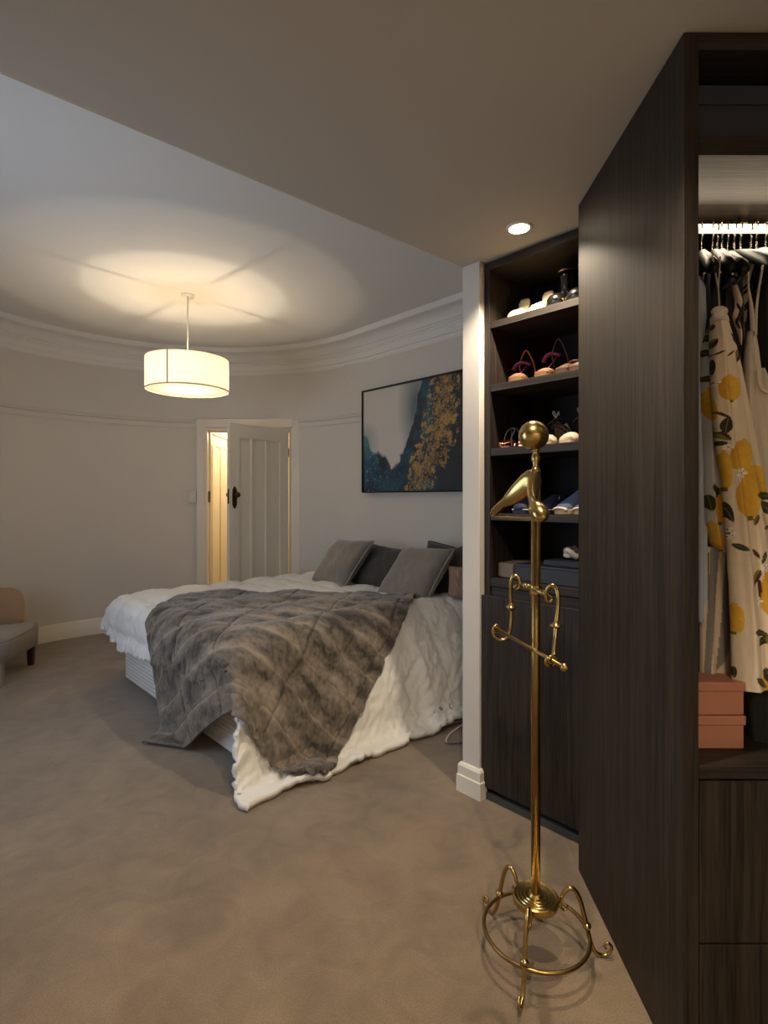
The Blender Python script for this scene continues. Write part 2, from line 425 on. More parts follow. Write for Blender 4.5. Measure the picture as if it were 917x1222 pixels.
# low ceiling of the dressing area with its bulkhead edge
bx0 = sl(2.395, -1.504); bx1 = sl(2.307, -4.06)
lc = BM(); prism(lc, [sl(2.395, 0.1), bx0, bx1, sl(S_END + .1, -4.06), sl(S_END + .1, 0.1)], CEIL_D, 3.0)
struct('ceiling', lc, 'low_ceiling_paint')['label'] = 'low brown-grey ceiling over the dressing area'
hc = BM(); prism(hc, [sl(-2.4, .3), sl(-2.4, -4.2), sl(2.31, -4.2), sl(2.40, -1.504), sl(2.40, .3)], CEIL_B, 3.0)
struct('ceiling', hc, 'ceiling_paint')['label'] = 'pale higher bedroom ceiling around the drum pendant'
# plaster bead along the bulkhead edge
bb = BM(); a0 = Vector((*bx0, 0)); a1 = Vector((*bx1, 0)); dv = (a1 - a0)
pts = [a0 + dv * (i / 60) + Vector((0, 0, CEIL_D + .004 + .0015 * mnoise.noise(Vector((i * .7, 0, 0))))) for i in range(61)]
tube(bb, pts, 0.006, 6, 1); struct('trim_1', bb, 'trim_paint')

# cornice, picture rail, skirting follow the curved wall
corn = [(0.0, 2.66), (0.012, 2.675), (0.012, 2.70), (0.022, 2.705), (0.022, 2.765), (0.032, 2.77), (0.032, 2.785), (0.045, 2.79), (0.045, 2.805), (0.058, 2.81),
        (0.065, 2.83), (0.09, 2.855), (0.13, 2.87), (0.185, 2.872), (0.19, 2.858), (0.205, 2.852), (0.225, 2.858), (0.235, 2.875), (0.24, 2.905), (0.0, 2.905)]
full_path = [sl(PIL0, 0), sl(S0, 0)] + arc_w[1:] + [sl(2.31, -T_OPP)]
cn = BM(); sweep(cn, full_path, corn); struct('trim_2', cn, 'ceiling_paint', smooth='auto')['label'] = 'stepped plaster cornice curving round the bedroom'
rail = [(0, 2.094), (0.012, 2.094), (0.012, 2.136), (0.004, 2.140), (0.004, 2.146), (0.016, 2.150), (0.018, 2.168), (0.024, 2.174), (0.025, 2.186), (0, 2.186)]
r1 = BM(); sweep(r1, [sl(PIL0, 0), sl(S0, 0)] + pre, rail); struct('trim_3', r1, 'wall_paint', smooth='auto')['label'] = 'picture rail along the bed wall'
r2 = BM(); sweep(r2, post + [sl(2.31, -T_OPP)], rail); struct('trim_4', r2, 'wall_paint', smooth='auto')['label'] = 'picture rail curving along the left wall'
skp = [(0, 0), (0.024, 0), (0.024, 0.095), (0.018, 0.105), (0.018, 0.125), (0.008, 0.15), (0, 0.152)]
k1 = BM(); sweep(k1, [sl(PIL0, 0), sl(S0, 0)] + pre, skp); struct('baseboard_right', k1, 'trim_paint', smooth='auto')
k2 = BM(); sweep(k2, post + [sl(2.31, -T_OPP)], skp); struct('baseboard_left', k2, 'trim_paint', smooth='auto')
# pillar baseboard wraps the stub end
skq = [(0, 0), (0.020, 0), (0.020, 0.075), (0.015, 0.079), (0.015, 0.118), (0.008, 0.130), (0, 0.132)]
k3 = BM(); sweep(k3, [sl(PIL0, -.02), sl(PIL0, -1.504), sl(PIL1, -1.504), sl(PIL1, -1.476)], skq, side=-1)
struct('baseboard_stub', k3, 'trim_paint')

# ------------------------------------------------------------------ door, frame and hall
DH = 2.06
fr = BM()
for q in ((-1.985, -1.905, 0, 2.184), (-0.975, -0.885, 0, 2.184)):
    box(fr, q[0], q[1], DYW - .022, DYW, q[2], q[3])
box(fr, -1.905, -0.975, DYW - .022, DYW, 2.09, 2.184)
for q in ((-1.905, -1.875), (-1.005, -0.975)):
    box(fr, q[0], q[1], DYW - .012, DYW + .14, 0, 2.09)
box(fr, -1.875, -1.005, DYW - .012, DYW + .14, 2.065, 2.09)
door = struct('door_1', fr, 'door_paint', bevel=0.003)
stp = BM()
for q in ((-1.875, -1.862), (-1.018, -1.005)): box(stp, q[0], q[1], DYW + .06, DYW + .10, 0, 2.065)
box(stp, -1.862, -1.018, DYW + .06, DYW + .10, 2.05, 2.065); obj('door_stop', stp, 'cream_paint', door)
# leaf: hinge at (-1.012,5.72) towards (-1.46,5.18)
Hn = Vector((-1.018, 5.74, 0)); Ld = Vector((-1.478, 5.17, 0)); LL = (Ld - Hn).length
ML = frame_M(Hn, math.atan2((Ld - Hn).y, (Ld - Hn).x))
lf = BM(); TH = 0.040
xs = [0.115, 0.275, 0.300, 0.455, 0.480, LL - .115]
# local y>0 side is ... face visible from the room
box(lf, 0.006, xs[0], -TH / 2, TH / 2, .01, DH, ML); box(lf, xs[5], LL, -TH / 2, TH / 2, .01, DH, ML)
box(lf, xs[0], xs[5], -TH / 2, TH / 2, DH - .135, DH, ML); box(lf, xs[0], xs[5], -TH / 2, TH / 2, .01, .24, ML)
box(lf, xs[1], xs[2], -TH / 2, TH / 2, .24, DH - .135, ML); box(lf, xs[3], xs[4], -TH / 2, TH / 2, .24, DH - .135, ML)
leaf = obj('door_leaf', lf, 'door_paint', door)
for (x0, x1) in ((xs[0], xs[1]), (xs[2], xs[3]), (xs[4], xs[5])):
    pn = BM(); box(pn, x0, x1, -.008, .008, .24, DH - .135, ML)
    for x_, w in ((x0, .006), (x1 - .006, .006)): 
        box(pn, x_, x_ + w, -.014, .014, .24, DH - .135, ML)
    box(pn, x0, x1, -.014, .014, DH - .141, DH - .135, ML)
    obj('panel', pn, 'door_paint', leaf)
for sd in (-1, 1):
    hp = BM(); x_ = LL - .055
    y0, y1 = (TH / 2, TH / 2 + .005) if sd > 0 else (-TH / 2 - .005, -TH / 2)
    for (w, z0, z1) in ((.020, 1.26, 1.44), (.026, 1.275, 1.425), (.012, 1.245, 1.455)):
        box(hp, x_ - w, x_ + w, y0, y1, z0, z1, ML)
    obj('backplate', hp, 'brass_aged', leaf, bevel=0.002)
    kb = BM(); Mx = Matrix.Rotation(-PI / 2 * sd, 3, 'X'); 
    pr = [(0.0, 0.0), (.016, 0), (.009, .012), (.009, .03), (.022, .038), (.028, .05), (.024, .062), (0, .066)]
    c = ML @ Vector((x_, sd * TH / 2, 1.375)); R3 = ML.to_3x3() @ Mx
    lathe(kb, pr, c, 20, R3); obj('door_knob', kb, 'brass_aged', leaf, smooth=True)
lk = BM(); box(lk, LL, LL + .002, -.012, .012, 1.29, 1.43, ML); obj('lock_plate', lk, 'brass_aged', leaf)
sp = BM(); box(sp, -1.877, -1.860, DYW + .02, DYW + .045, 1.30, 1.42); obj('strike_plate', sp, 'brass_aged', door)
for z in (.25, 1.78):
    h_ = BM(); tube(h_, [(-1.008, 5.745, z), (-1.008, 5.745, z + .09)], .007, 8, 1); obj('hinge', h_, 'brass_aged', door)
# hallway
hw = BM()
box(hw, -2.25, -2.10, DYW + .12, 9.2, 0, 2.9); struct('wall_hall_left', hw, 'cream_paint')
hw = BM(); box(hw, -0.80, -0.68, DYW + .12, 9.2, 0, 2.9); struct('wall_hall_right', hw, 'cream_paint')
hw = BM(); box(hw, -2.25, -0.68, 9.2, 9.32, 0, 2.9); struct('wall_hall_far', hw, 'cream_paint')
hw = BM(); box(hw, -2.25, -0.68, DYW + .12, 9.32, 2.75, 2.9); struct('ceiling', hw, 'cream_paint')['label'] = 'cream ceiling of the lit hall'
hw = BM(); box(hw, -2.25, -0.68, DYW + .0, 9.32, -.05, 0.001); struct('floor', hw, 'carpet')['label'] = 'carpet in the hall beyond the open door'
# paneled hall cupboard door, in the hall's left wall
cd = BM()
box(cd, -2.10, -2.02, 6.02, 8.2, 2.10, 2.20); box(cd, -2.10, -2.02, 6.02, 6.12, 0, 2.10); box(cd, -2.10, -2.02, 8.1, 8.2, 0, 2.10)
d2 = struct('door_2', cd, 'cream_paint', bevel=.003)
cp = BM(); box(cp, -2.095, -2.045, 6.12, 8.1, 0.01, 2.09)
cl = obj('door_leaf', cp, 'cream_paint', d2)
yy = 6.12
while yy < 8.05:
    c_ = BM(); box(c_, -2.045, -2.030, yy, yy + .09, .01, 2.09); obj('stile', c_, 'cream_paint', cl, bevel=.002); yy += .33
c_ = BM(); box(c_, -2.045, -2.031, 6.12, 8.1, 1.97, 2.089); obj('rail', c_, 'cream_paint', cl, bevel=.002)
c_ = BM(); box(c_, -2.10, -2.01, 6.00, 8.25, 2.20, 2.225); obj('cap_moulding', c_, 'walnut', d2)
hl = BM(); lathe(hl, [(0, 0), (.11, 0), (.13, .03), (.13, .05), (0, .05)], (-1.55, 6.9, 2.70), 24)
hlo = obj('hall_ceiling_light', hl, 'hall_glow'); tag(hlo, 'round ceiling light glowing in the hall behind the open door', 'lamp')

# light switch
sw = thing('light_switch', 'small white light switch on the wall left of the open door', 'light switch', (-2.03, 5.77, 1.36), math.radians(8))
b_ = BM(); box(b_, -.038, .038, -.006, .004, -.06, .06); obj('switch_plate', b_, 'wall_paint', sw, bevel=.003, local=True)
b_ = BM(); box(b_, -.008, .008, -.012, -.006, -.004, .018); obj('rocker', b_, 'white_plastic', sw, bevel=.002, local=True)

# ------------------------------------------------------------------ pendant lamp
pl = thing('pendant_lamp', 'white fabric drum pendant lamp hanging lit over the bed', 'lamp', (PEND.x, PEND.y, 2.16))
b_ = BM(); lathe(b_, [(0, -.012), (.045, -.012), (.052, -.004), (.052, 0), (0, 0)], (PEND.x, PEND.y, CEIL_B), 28); obj('ceiling_rose', b_, 'white_plastic', pl, smooth=True)
b_ = BM(); tube(b_, [(PEND.x, PEND.y, 2.40), (PEND.x, PEND.y, 2.89)], .0055, 10, 1); obj('rod', b_, 'white_plastic', pl, smooth=True)
RS = .305
b_ = BM(); grid(b_, lambda u, v: Vector((PEND.x + RS * math.cos(2 * PI * u), PEND.y + RS * math.sin(2 * PI * u), 2.165 + .24 * v)), 72, 4, True)
shd = obj('lamp_shade', b_, 'shade_linen', pl, smooth=True)
for z in (2.165, 2.405):
    b_ = BM(); torus(b_, (PEND.x, PEND.y, z), RS, .0035, seg=72, s2=6); obj('rim', b_, 'shade_tape', shd, smooth=True)
b_ = BM(); a = math.atan2(-1, -.10) - .02
for q in (0,):
    c = Vector((PEND.x, PEND.y, 0)); grid(b_, lambda u, v: c + Vector(((RS + .001) * math.cos(a + .035 * (u - .5)), (RS + .001) * math.sin(a + .035 * (u - .5)), 2.168 + .234 * v)), 3, 2)
obj('seam', b_, 'shade_tape', shd)
b_ = BM(); grid(b_, lambda u, v: Vector((PEND.x + (.165 + .135 * v) * math.cos(2 * PI * u), PEND.y + (.165 + .135 * v) * math.sin(2 * PI * u), 2.405)), 60, 2, True); obj('top_diffuser', b_, 'shade_top', pl)
b_ = BM(); grid(b_, lambda u, v: Vector((PEND.x + (.001 + .301 * v) * math.cos(2 * PI * u), PEND.y + (.001 + .301 * v) * math.sin(2 * PI * u), 2.171)), 60, 6, True); obj('bottom_diffuser', b_, 'shade_diffuser', pl)
b_ = BM(); lathe(b_, [(0, -.002), (.042, -.002), (.042, .002), (0, .002)], (PEND.x, PEND.y, 2.168), 28); obj('hot_spot', b_, 'bulb_glow', pl)  # bulb's bright spot on the diffuser, put in as a glowing disc
for th in (math.atan2(math.cos(math.radians(41.4)), math.sin(math.radians(41.4))), math.atan2(math.cos(math.radians(48.3)), -math.sin(math.radians(48.3)))):
    for k in (0, PI):
        d_ = Vector((math.cos(th + k), math.sin(th + k), 0)); c = Vector((PEND.x, PEND.y, 2.409))
        b_ = BM(); tube(b_, [c + d_ * .02, c + d_ * RS], .0032, 6, 1); obj('spoke', b_, 'white_plastic', pl)
b_ = BM(); lathe(b_, [(0, .0), (.014, 0), (.018, .02), (.018, .10), (.01, .13), (0, .13)], (PEND.x, PEND.y, 2.285), 16); obj('lamp_holder', b_, 'white_plastic', pl, smooth=True)

# ------------------------------------------------------------------ downlights
dlabels = ['lit recessed downlight in the low ceiling in front of the shoe shelves', 'recessed downlight above the brass valet stand, just nearer than the first',
           'added fill downlight over the carpet left of the camera', 'added fill downlight behind the camera']
for (dx, dy), lb in zip(DOWN, dlabels):
    dl = thing('downlight', lb, 'downlight', (dx, dy, CEIL_D), 0, 'recessed ceiling downlights')
    b_ = BM(); lathe(b_, [(.040, -.001), (.040, -.004), (.050, -.004), (.052, -.001), (.052, .0), (.040, .0)], (0, 0, 0), 32); obj('trim_ring', b_, 'white_plastic', dl, local=True)
    b_ = BM(); lathe(b_, [(0, -.0035), (.040, -.0035), (.040, -.001), (0, -.001)], (0, 0, 0), 32); obj('lens', b_, 'downlight_glow', dl, local=True)

# ------------------------------------------------------------------ shoe cabinet (faces the room at 45 degrees)
C0 = Vector((0.452, 2.453, 0)); CROT = math.atan2(-0.728, 0.686)          # local x along the face, local y into the cabinet
MC = frame_M(C0, CROT)
CW = 0.64; CDEP = 0.37
def cu(x, dy=0.0):
    """face coordinate seen at photo column x"""
    m = (x - 458.5) / F
    return (2.453 * m - .452) / (.686 + .728 * m)
cab = thing('shoe_cabinet', 'tall dark oak built-in shoe cabinet with open shelves beside the white pillar', 'cabinet', C0, CROT)
def cpart(name, bm, mt, parent=cab, **kw): return obj(name, bm, mt, parent, local=True, **kw)
b_ = BM(); box(b_, 0, .030, 0, CDEP, .04, 2.395); cpart('side_panel', b_, 'oak_z', bevel=.0015)
b_ = BM(); box(b_, CW - .03, CW, 0, CDEP, .04, 2.395); cpart('side_panel', b_, 'oak_z', bevel=.0015)
b_ = BM(); box(b_, .03, CW - .03, 0, CDEP - .02, 2.36, 2.395); cpart('top_panel', b_, 'oak_x', bevel=.0015)
b_ = BM(); box(b_, .03, CW - .03, CDEP - .02, CDEP, .04, 2.36); cpart('back_panel', b_, 'oak_shaded')
SH = [(2.098, 2.128), (1.816, 1.847), (1.529, 1.563), (1.243, 1.2725)]
for z0, z1 in SH:
    b_ = BM(); box(b_, .030, CW - .03, .004, CDEP - .02, z0, z1); cpart('shelf', b_, 'oak_x', bevel=.001)
b_ = BM(); box(b_, .030, CW - .03, .004, CDEP - .02, .950, .983); cpart('shelf', b_, 'oak_x', bevel=.001)
b_ = BM(); box(b_, .030, CW - .03, .010, CDEP - .02, .905, .946); cpart('front_rail', b_, 'oak_x', bevel=.001)
b_ = BM(); box(b_, -.002, CW - .006, -.020, -.001, .055, .908); cpart('door', b_, 'oak_z', bevel=.0015)
b_ = BM(); box(b_, .0, CW, .035, .050, 0, .055); cpart('kickboard', b_, 'kick_laminate')
b_ = BM(); box(b_, .0, CW, -.012, .004, 0.0, .030); cpart('floor_strip', b_, 'kick_laminate')

# ------------------------------------------------------------------ wardrobe
YF, YB = 1.2345, 1.965; XL = 0.680; XR = 1.75
wd = thing('wardrobe', 'large dark oak open wardrobe with hanging rail and drawers at the right', 'wardrobe', (XL, YF, 0), 0)
dX = -0.022 / (YB - YF)                                                   # side leans a touch to the measured line
def wpart(name, bm, mt, parent=wd, **kw): return obj(name, bm, mt, parent, **kw)
def sidebox(bm, x0, x1, sk):
    vs = [(x0, YF), (x1, YF), (x1 - sk, YB), (x0 - sk, YB)]; prism(bm, vs, 0.0, CEIL_D - .004)
b_ = BM(); sidebox(b_, XL, XL + .034, -.022); wpart('side_panel', b_, 'oak_z', bevel=.0015)
b_ = BM(); sidebox(b_, XR, XR + .034, 0); wpart('side_panel', b_, 'oak_z', bevel=.0015)
b_ = BM(); box(b_, XL + .034, XR, YF, YB - .02, 2.356, CEIL_D - .004); wpart('top_panel', b_, 'oak_x', bevel=.0015)
b_ = BM(); box(b_, XL + .05, XR, YB - .02, YB, 0, 2.356); wpart('back_panel', b_, 'oak_shaded')
b_ = BM(); box(b_, XL + .034, XR, YF, YB - .02, 2.118, 2.163); wpart('shelf', b_, 'oak_x', bevel=.0015)
b_ = BM(); box(b_, XL + .034, XR, YF, YB - .02, .703, .733); wpart('counter', b_, 'oak_x', bevel=.0015)
for (z0, z1, lb) in ((.330, .697, None), (.03, .325, None)):
    for (x0, x1) in ((XL + .036, 1.23), (1.234, XR - .002)):
        b_ = BM(); box(b_, x0, x1, YF + .002, YF + .022, z0, z1); wpart('drawer', b_, 'oak_z', bevel=.0015)
b_ = BM(); box(b_, XL + .034, XR, YF + .06, YF + .075, 0, .03); wpart('kickboard', b_, 'kick_laminate')
b_ = BM(); box(b_, XL + .06, XR, 1.49, 1.510, 2.072, 2.092); rl = wpart('hanging_rail', b_, 'led_glow', bevel=.004); rl['label'] = 'glowing lit hanging rail'
for x in (XL + .3, 1.4):
    b_ = BM(); box(b_, x, x + .02, 1.495, 1.508, 2.096, 2.118); wpart('rail_bracket', b_, 'chrome')
light('rail_strip_light', 'AREA', ((XL + XR) / 2, 1.485, 2.09), 0.22, (1, .70, .38), shape='RECTANGLE', size=1.0, size_y=.02).rotation_euler = (math.radians(115), 0, 0)
light('rail_down_light', 'AREA', ((XL + XR) / 2, 1.484, 2.070), 1.9, (1, .82, .58), shape='RECTANGLE', size=1.0, size_y=.02).rotation_euler = (math.radians(-52), 0, 0)

# storage boxes on the top shelf
for i, (x0, x1, lb) in enumerate(((.722, 1.10, 'dark navy lidded storage box at the left end of the top wardrobe shelf'), (1.12, 1.48, 'dark navy lidded storage box right of the first on the top shelf'))):
    t = thing('storage_box', lb, 'box', ((x0 + x1) / 2, 1.45, 2.163), 0, 'navy boxes on the top wardrobe shelf')
    b_ = BM(); box(b_, x0 + .003, x1 - .003, 1.283, 1.62, 2.163, 2.272); obj('box_body', b_, 'navy_box', t, bevel=.002)
    b_ = BM(); box(b_, x0, x1, 1.278, 1.625, 2.265, 2.309); obj('lid', b_, 'navy_box', t, bevel=.002)
# copper-pink boxes on the counter
for i, (z0, lb) in enumerate(((.733, 'copper-pink box on the wardrobe counter, lower of the two'), (.815, 'copper-pink box stacked on the lower one beneath the hanging clothes'))):
    t = thing('shoe_box', lb, 'box', (.80, 1.42, z0), 0, 'copper-pink boxes on the counter')
    b_ = BM(); box(b_, .732, .872, 1.318, 1.52, z0, z0 + .07); obj('box_body', b_, 'pink_box', t, bevel=.003)
    b_ = BM(); box(b_, .729, .875, 1.314, 1.524, z0 + .058, z0 + .081); obj('lid', b_, 'pink_box', t, bevel=.003)

# ------------------------------------------------------------------ hangers
HB = 2.024                                    # z of a hanger's crown
HD = Vector((-.087, -.2, 0)).normalized()
HROT = math.atan2(-HD.x, HD.y) + PI           # local -y points to the near end
def make_hanger(label, mt, wide=.011, tall=.014):
    t = thing('clothes_hanger', label, 'hanger', (0, 0, 0), 0, 'hangers on the lit rail')
    b_ = BM(); rings = []
    for i in range(25):
        u = -1 + 2 * i / 24; y = .205 * u; z = -.125 * abs(u) ** 1.3 - .012 * (1 - abs(u)) ; tl = tall * (1.0 + .5 * abs(u)); wd_ = wide * (1 + .5 * abs(u) ** 2)
        if abs(u) > .99: tl *= .6; wd_ *= .6
        x = .02 * (abs(u) ** 2)
        rings.append([Vector((x + wd_ * math.cos(a), y, z + tl * math.sin(a))) for a in [2 * PI * q / 10 for q in range(10)]])
    loft(b_, rings); obj('hanger_arms', b_, mt, t, smooth=True, local=True)
    b_ = BM(); tube(b_, [(0, 0, -.005), (0, 0, .03), (0.002, 0.0, .045), (0, .016, .062), (0, .010, .080), (0, -.006, .083), (0, -.017, .070), (0, -.016, .058)], .0021, 8); 
    obj('hook', b_, 'chrome', t, smooth=True, local=True)
    b_ = BM(); tube(b_, [(0, -.18, -.125), (0, .18, -.125)], .003, 8, 1); obj('trouser_bar', b_, 'chrome', t, local=True)
    return t
_ord = ['first', 'second', 'third', 'fourth', 'fifth', 'sixth', 'seventh']
hooks = [(px_, 'dark velvet clothes hanger, %s from the left on the lit rail' % _ord[k_]) for k_, px_ in enumerate((838, 851, 856.5, 862, 869, 876.5, 884))]
hooks += [(896.5, 'cream wide hanger carrying the white strappy dress'), (903, 'dark velvet hanger just right of the cream hanger'), (914, 'dark velvet hanger at the right edge of the picture')]
hg0 = make_hanger(hooks[0][1], 'velvet_hanger'); hgw = make_hanger(hooks[7][1], 'white_hanger', .014, .018)
hpos = {}
rng = random.Random(3)
for i, (px, lb) in enumerate(hooks):
    x = (px - 458.5) / F * 1.502; z = HB - .002 * i % .006
    loc = Vector((x, 1.502, 2.0235)); rz = HROT + rng.uniform(-.17, .17); loc.z += rng.uniform(-.010, .002)
    hpos[i] = loc
    if i == 0: o = hg0; o.location = loc; o.rotation_euler = (0, 0, rz)
    elif i == 7: o = hgw; o.location = loc; o.rotation_euler = (0, 0, HROT + .05)
    else: o = dup(hg0, loc, rz, lb)

# ------------------------------------------------------------------ garments
def lattice_noise(X, Y, seed=0):
    xi = np.floor(X).astype(int); yi = np.floor(Y).astype(int); fx = X - xi; fy = Y - yi
    fx = fx * fx * (3 - 2 * fx); fy = fy * fy * (3 - 2 * fy)
    def h(a, b):
        n = (a * 374761393 + b * 668265263 + seed * 974634777) & 0xffffffff
        n = ((n ^ (n >> 13)) * 1274126177) & 0xffffffff
        return ((n ^ (n >> 16)) & 0xffff) / 65535.0
    return (h(xi, yi) * (1 - fx) + h(xi + 1, yi) * fx) * (1 - fy) + (h(xi, yi + 1) * (1 - fx) + h(xi + 1, yi + 1) * fx) * fy
def fbm(X, Y, o=5, seed=0, g=.5):
    s = 0; a = 1; tot = 0
    for k in range(o):
        s = s + a * lattice_noise(X * 2 ** k, Y * 2 ** k, seed + k); tot += a; a *= g
    return s / tot
def set_print(o, cols):
    at = o.data.color_attributes.new('print', 'FLOAT_COLOR', 'POINT')
    at.data.foreach_set('color', np.asarray(cols, dtype=np.float32).ravel())
attr_mat('printed_cotton', 0.75, .15, 300, .1)
attr_mat('canvas_print', 0.55, .5, 260)
attr_mat('fur', 0.9, .35, 120, .35)

def garment(name, st, Y, mt, folds=5, amp=.006, dep=.03, nu=90, nv=110, seed=1, parent=None, colfn=None, y_slope=0.0):
    """hanging cloth tube; st = [(row, left column, right column)] as seen from the camera; closed cross-section"""
    rows = np.array([s[0] for s in st], float); l = np.array([s[1] for s in st], float); r = np.array([s[2] for s in st], float)
    vv = np.linspace(rows[0], rows[-1], nv); ll = np.interp(vv, rows, l); rr = np.interp(vv, rows, r)
    th = np.linspace(0, 2 * PI, nu, endpoint=False)
    TH, VV = np.meshgrid(th, vv, indexing='ij'); LL_, RR = np.meshgrid(np.zeros(nu), ll, indexing='ij')[1], np.meshgrid(np.zeros(nu), rr, indexing='ij')[1]
    c = np.cos(TH); cx = np.sign(c) * np.abs(c) ** .8
    PX = (LL_ + RR) / 2 + (RR - LL_) / 2 * cx
    frac = (VV - vv[0]) / (vv[-1] - vv[0])
    ph = seed * 1.7
    fo = amp * (0.3 + frac) * (np.sin(folds * cx * PI + ph + .8 * frac) + .5 * np.sin(folds * 1.7 * cx * PI + ph * 2 - frac)) + .004 * (fbm(PX / 9, VV / 26, 3, seed) - .5)
    wloc = (RR - LL_) / F * Y
    D = np.minimum(dep, wloc * .5 + .004)
    YY = Y - D * np.sin(TH) + fo + y_slope * frac + .0003 * (PX - (LL_ + RR) / 2)
    Xw = (PX - 458.5) / F * Y; Zw = CH - (VV - 595) / F * Y
    pts = np.stack([Xw, YY, Zw], -1).reshape(-1, 3)
    faces = []
    for i in range(nu):
        k = (i + 1) % nu
        for j in range(nv - 1): faces.append((i * nv + j, k * nv + j, k * nv + j + 1, i * nv + j + 1))
    inv = Vector((0, 0, 0))
    if parent is not None: pts = pts - np.array(root_of(parent).location)
    me = bpy.data.meshes.new(name); me.from_pydata(pts.tolist(), [], faces); me.polygons.foreach_set('use_smooth', [True] * len(faces))
    me.materials.append(MAT[mt]); o = bpy.data.objects.new(name, me); COL.objects.link(o)
    if parent is not None: o.parent = parent
    if colfn is not None: set_print(o, colfn(PX.ravel(), VV.ravel()))
    return o

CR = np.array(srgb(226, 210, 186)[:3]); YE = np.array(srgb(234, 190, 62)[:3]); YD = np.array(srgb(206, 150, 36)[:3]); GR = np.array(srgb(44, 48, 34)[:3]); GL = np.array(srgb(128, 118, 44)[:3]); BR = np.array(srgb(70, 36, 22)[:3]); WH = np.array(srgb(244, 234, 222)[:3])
# printed shapes: (kind, x, y, half length, half width, tilt in degrees)
PRINT = [('L', 863, 466, 15, 12, 85), ('L', 843, 487, 20, 8, 80), ('L', 876, 545, 18, 13, 100), ('L', 897, 572, 19, 15, 30), ('L', 884, 594, 24, 14, 85), ('L', 860, 562, 22, 6, 85),
         ('L', 853, 604, 20, 8, 88), ('L', 850, 640, 18, 7, 70), ('L', 915, 700, 34, 16, 95), ('L', 872, 737, 17, 8, 90), ('L', 840, 398, 8, 6, 60), ('L', 886, 444, 16, 3.5, 65), ('L', 906, 812, 8, 7, 80),
         ('L', 934, 470, 18, 14, 80), ('L', 940, 620, 22, 15, 60), ('L', 946, 780, 22, 15, 110), ('L', 960, 540, 20, 15, 60),
         ('G', 872, 408, 9, 3.6, 70), ('g', 874, 427, 10, 4.4, 110), ('G', 842, 406, 8, 4, 50), ('g', 846, 414, 9, 3.5, 120), ('G', 848, 378, 9, 3.5, 150), ('g', 845, 392, 8, 5, 100), ('G', 838, 424, 6, 4, 40), ('G', 846, 440, 14, 3.5, 88), ('G', 840, 455, 9, 3.5, 20),
         ('G', 859, 510, 10, 5.5, 95), ('g', 857, 522, 8, 4, 40), ('G', 855, 530, 6, 3, 0), ('G', 907, 592, 13, 4.6, 5), ('G', 908, 606, 12, 6, 40), ('g', 893, 620, 7, 3, 110), ('G', 876, 652, 9, 3.4, 25), ('g', 910, 629, 8, 2.4, -10),
         ('G', 902, 664, 8, 2.6, 110), ('b', 894, 660, 7, 1.8, 60), ('g', 894, 688, 11, 3.6, 110), ('b', 898, 700, 13, 1.6, 85), ('G', 898, 752, 9, 4, 15), ('G', 901, 762, 8, 4, 130), ('g', 911, 765, 12, 4.4, 60), ('G', 899, 810, 10, 4.0, 40), ('G', 909, 803, 11, 5.4, 70),
         ('G', 873, 800, 7, 1.6, 88), ('b', 856, 497, 8, 1.6, 35), ('b', 864, 425, 6, 1.2, -40), ('b', 866, 402, 5, 1.2, 40), ('G', 848, 585, 9, 4, 70), ('G', 842, 600, 10, 4.5, 80), ('G', 864, 610, 14, 4, 70), ('b', 895, 488, 7, 1.6, 75), ('b', 912, 565, 10, 1.2, 75),
         ('b', 852, 424, 5, 1.2, -20), ('G', 935, 520, 12, 5, 30), ('G', 950, 660, 12, 5, 100), ('G', 940, 730, 12, 5, 10),
         ('w', 848, 458, 6, 5, 0), ('w', 876, 565, 7, 6, 0), ('w', 903, 676, 6, 5, 0), ('w', 896, 715, 6, 5, 0), ('w', 866, 636, 5, 8, 0), ('w', 861, 535, 5, 4, 0)]
def lemon_cols(base):
    def f(x, y):
        n = fbm(x / 6, y / 6, 4, 5); C = np.tile(base, (len(x), 1)) * (0.96 + .08 * n)[:, None]
        wob = fbm(x / 4.0, y / 4.0, 3, 9) - .5
        for k, cx, cy, hl, hw, ang in PRINT:
            m = (np.abs(x - cx) < hl * 1.4 + 3) & (np.abs(y - cy) < hl * 1.4 + 3)
            if not m.any(): continue
            a = math.radians(ang); dx = x[m] - cx; dy = y[m] - cy
            p = (dx * math.cos(a) + dy * math.sin(a)) / hl; q = (-dx * math.sin(a) + dy * math.cos(a)) / hw
            idx = np.where(m)[0]
            if k == 'L':
                prof = np.sqrt(np.clip(1 - np.abs(p) ** 2.6, 0, 1)); d = np.abs(q) - prof + .12 * wob[m]
                tip = (np.abs(p) > .9) & (np.abs(p) < 1.12) & (np.abs(q) < .22)
                ins = (d < 0) | tip; sh = np.clip(.5 + .45 * q + .5 * wob[m], 0, 1)[:, None]
                C[idx[ins]] = (YE * (1 - sh) + YD * sh)[ins]; C[idx[tip & (p > 0)]] = GL * .7
            elif k == 'w':
                an = np.arctan2(q, p); rr_ = np.hypot(p, q); pet = rr_ < (.55 + .45 * np.abs(np.cos(2.5 * an)))
                C[idx[pet]] = WH; C[idx[(rr_ > .5) & (rr_ < .62) & (np.abs(np.cos(2.5 * an)) < .5)]] = BR; C[idx[rr_ < .2]] = GL
            else:
                d = np.abs(q) - np.clip((1 - p * p), 0, 1) ** 0.8 * (1 - .2 * p)
                ins = (d < 0) & (np.abs(p) < 1)
                c0 = GR if k == 'G' else BR
                C[idx[ins]] = c0
                if k == 'g': C[idx[ins & (q > -.1)]] = GL
                if k == 'G': C[idx[ins & (np.abs(q) < .07)]] = GL
        return np.concatenate([C, np.ones((len(x), 1))], 1)
    return f
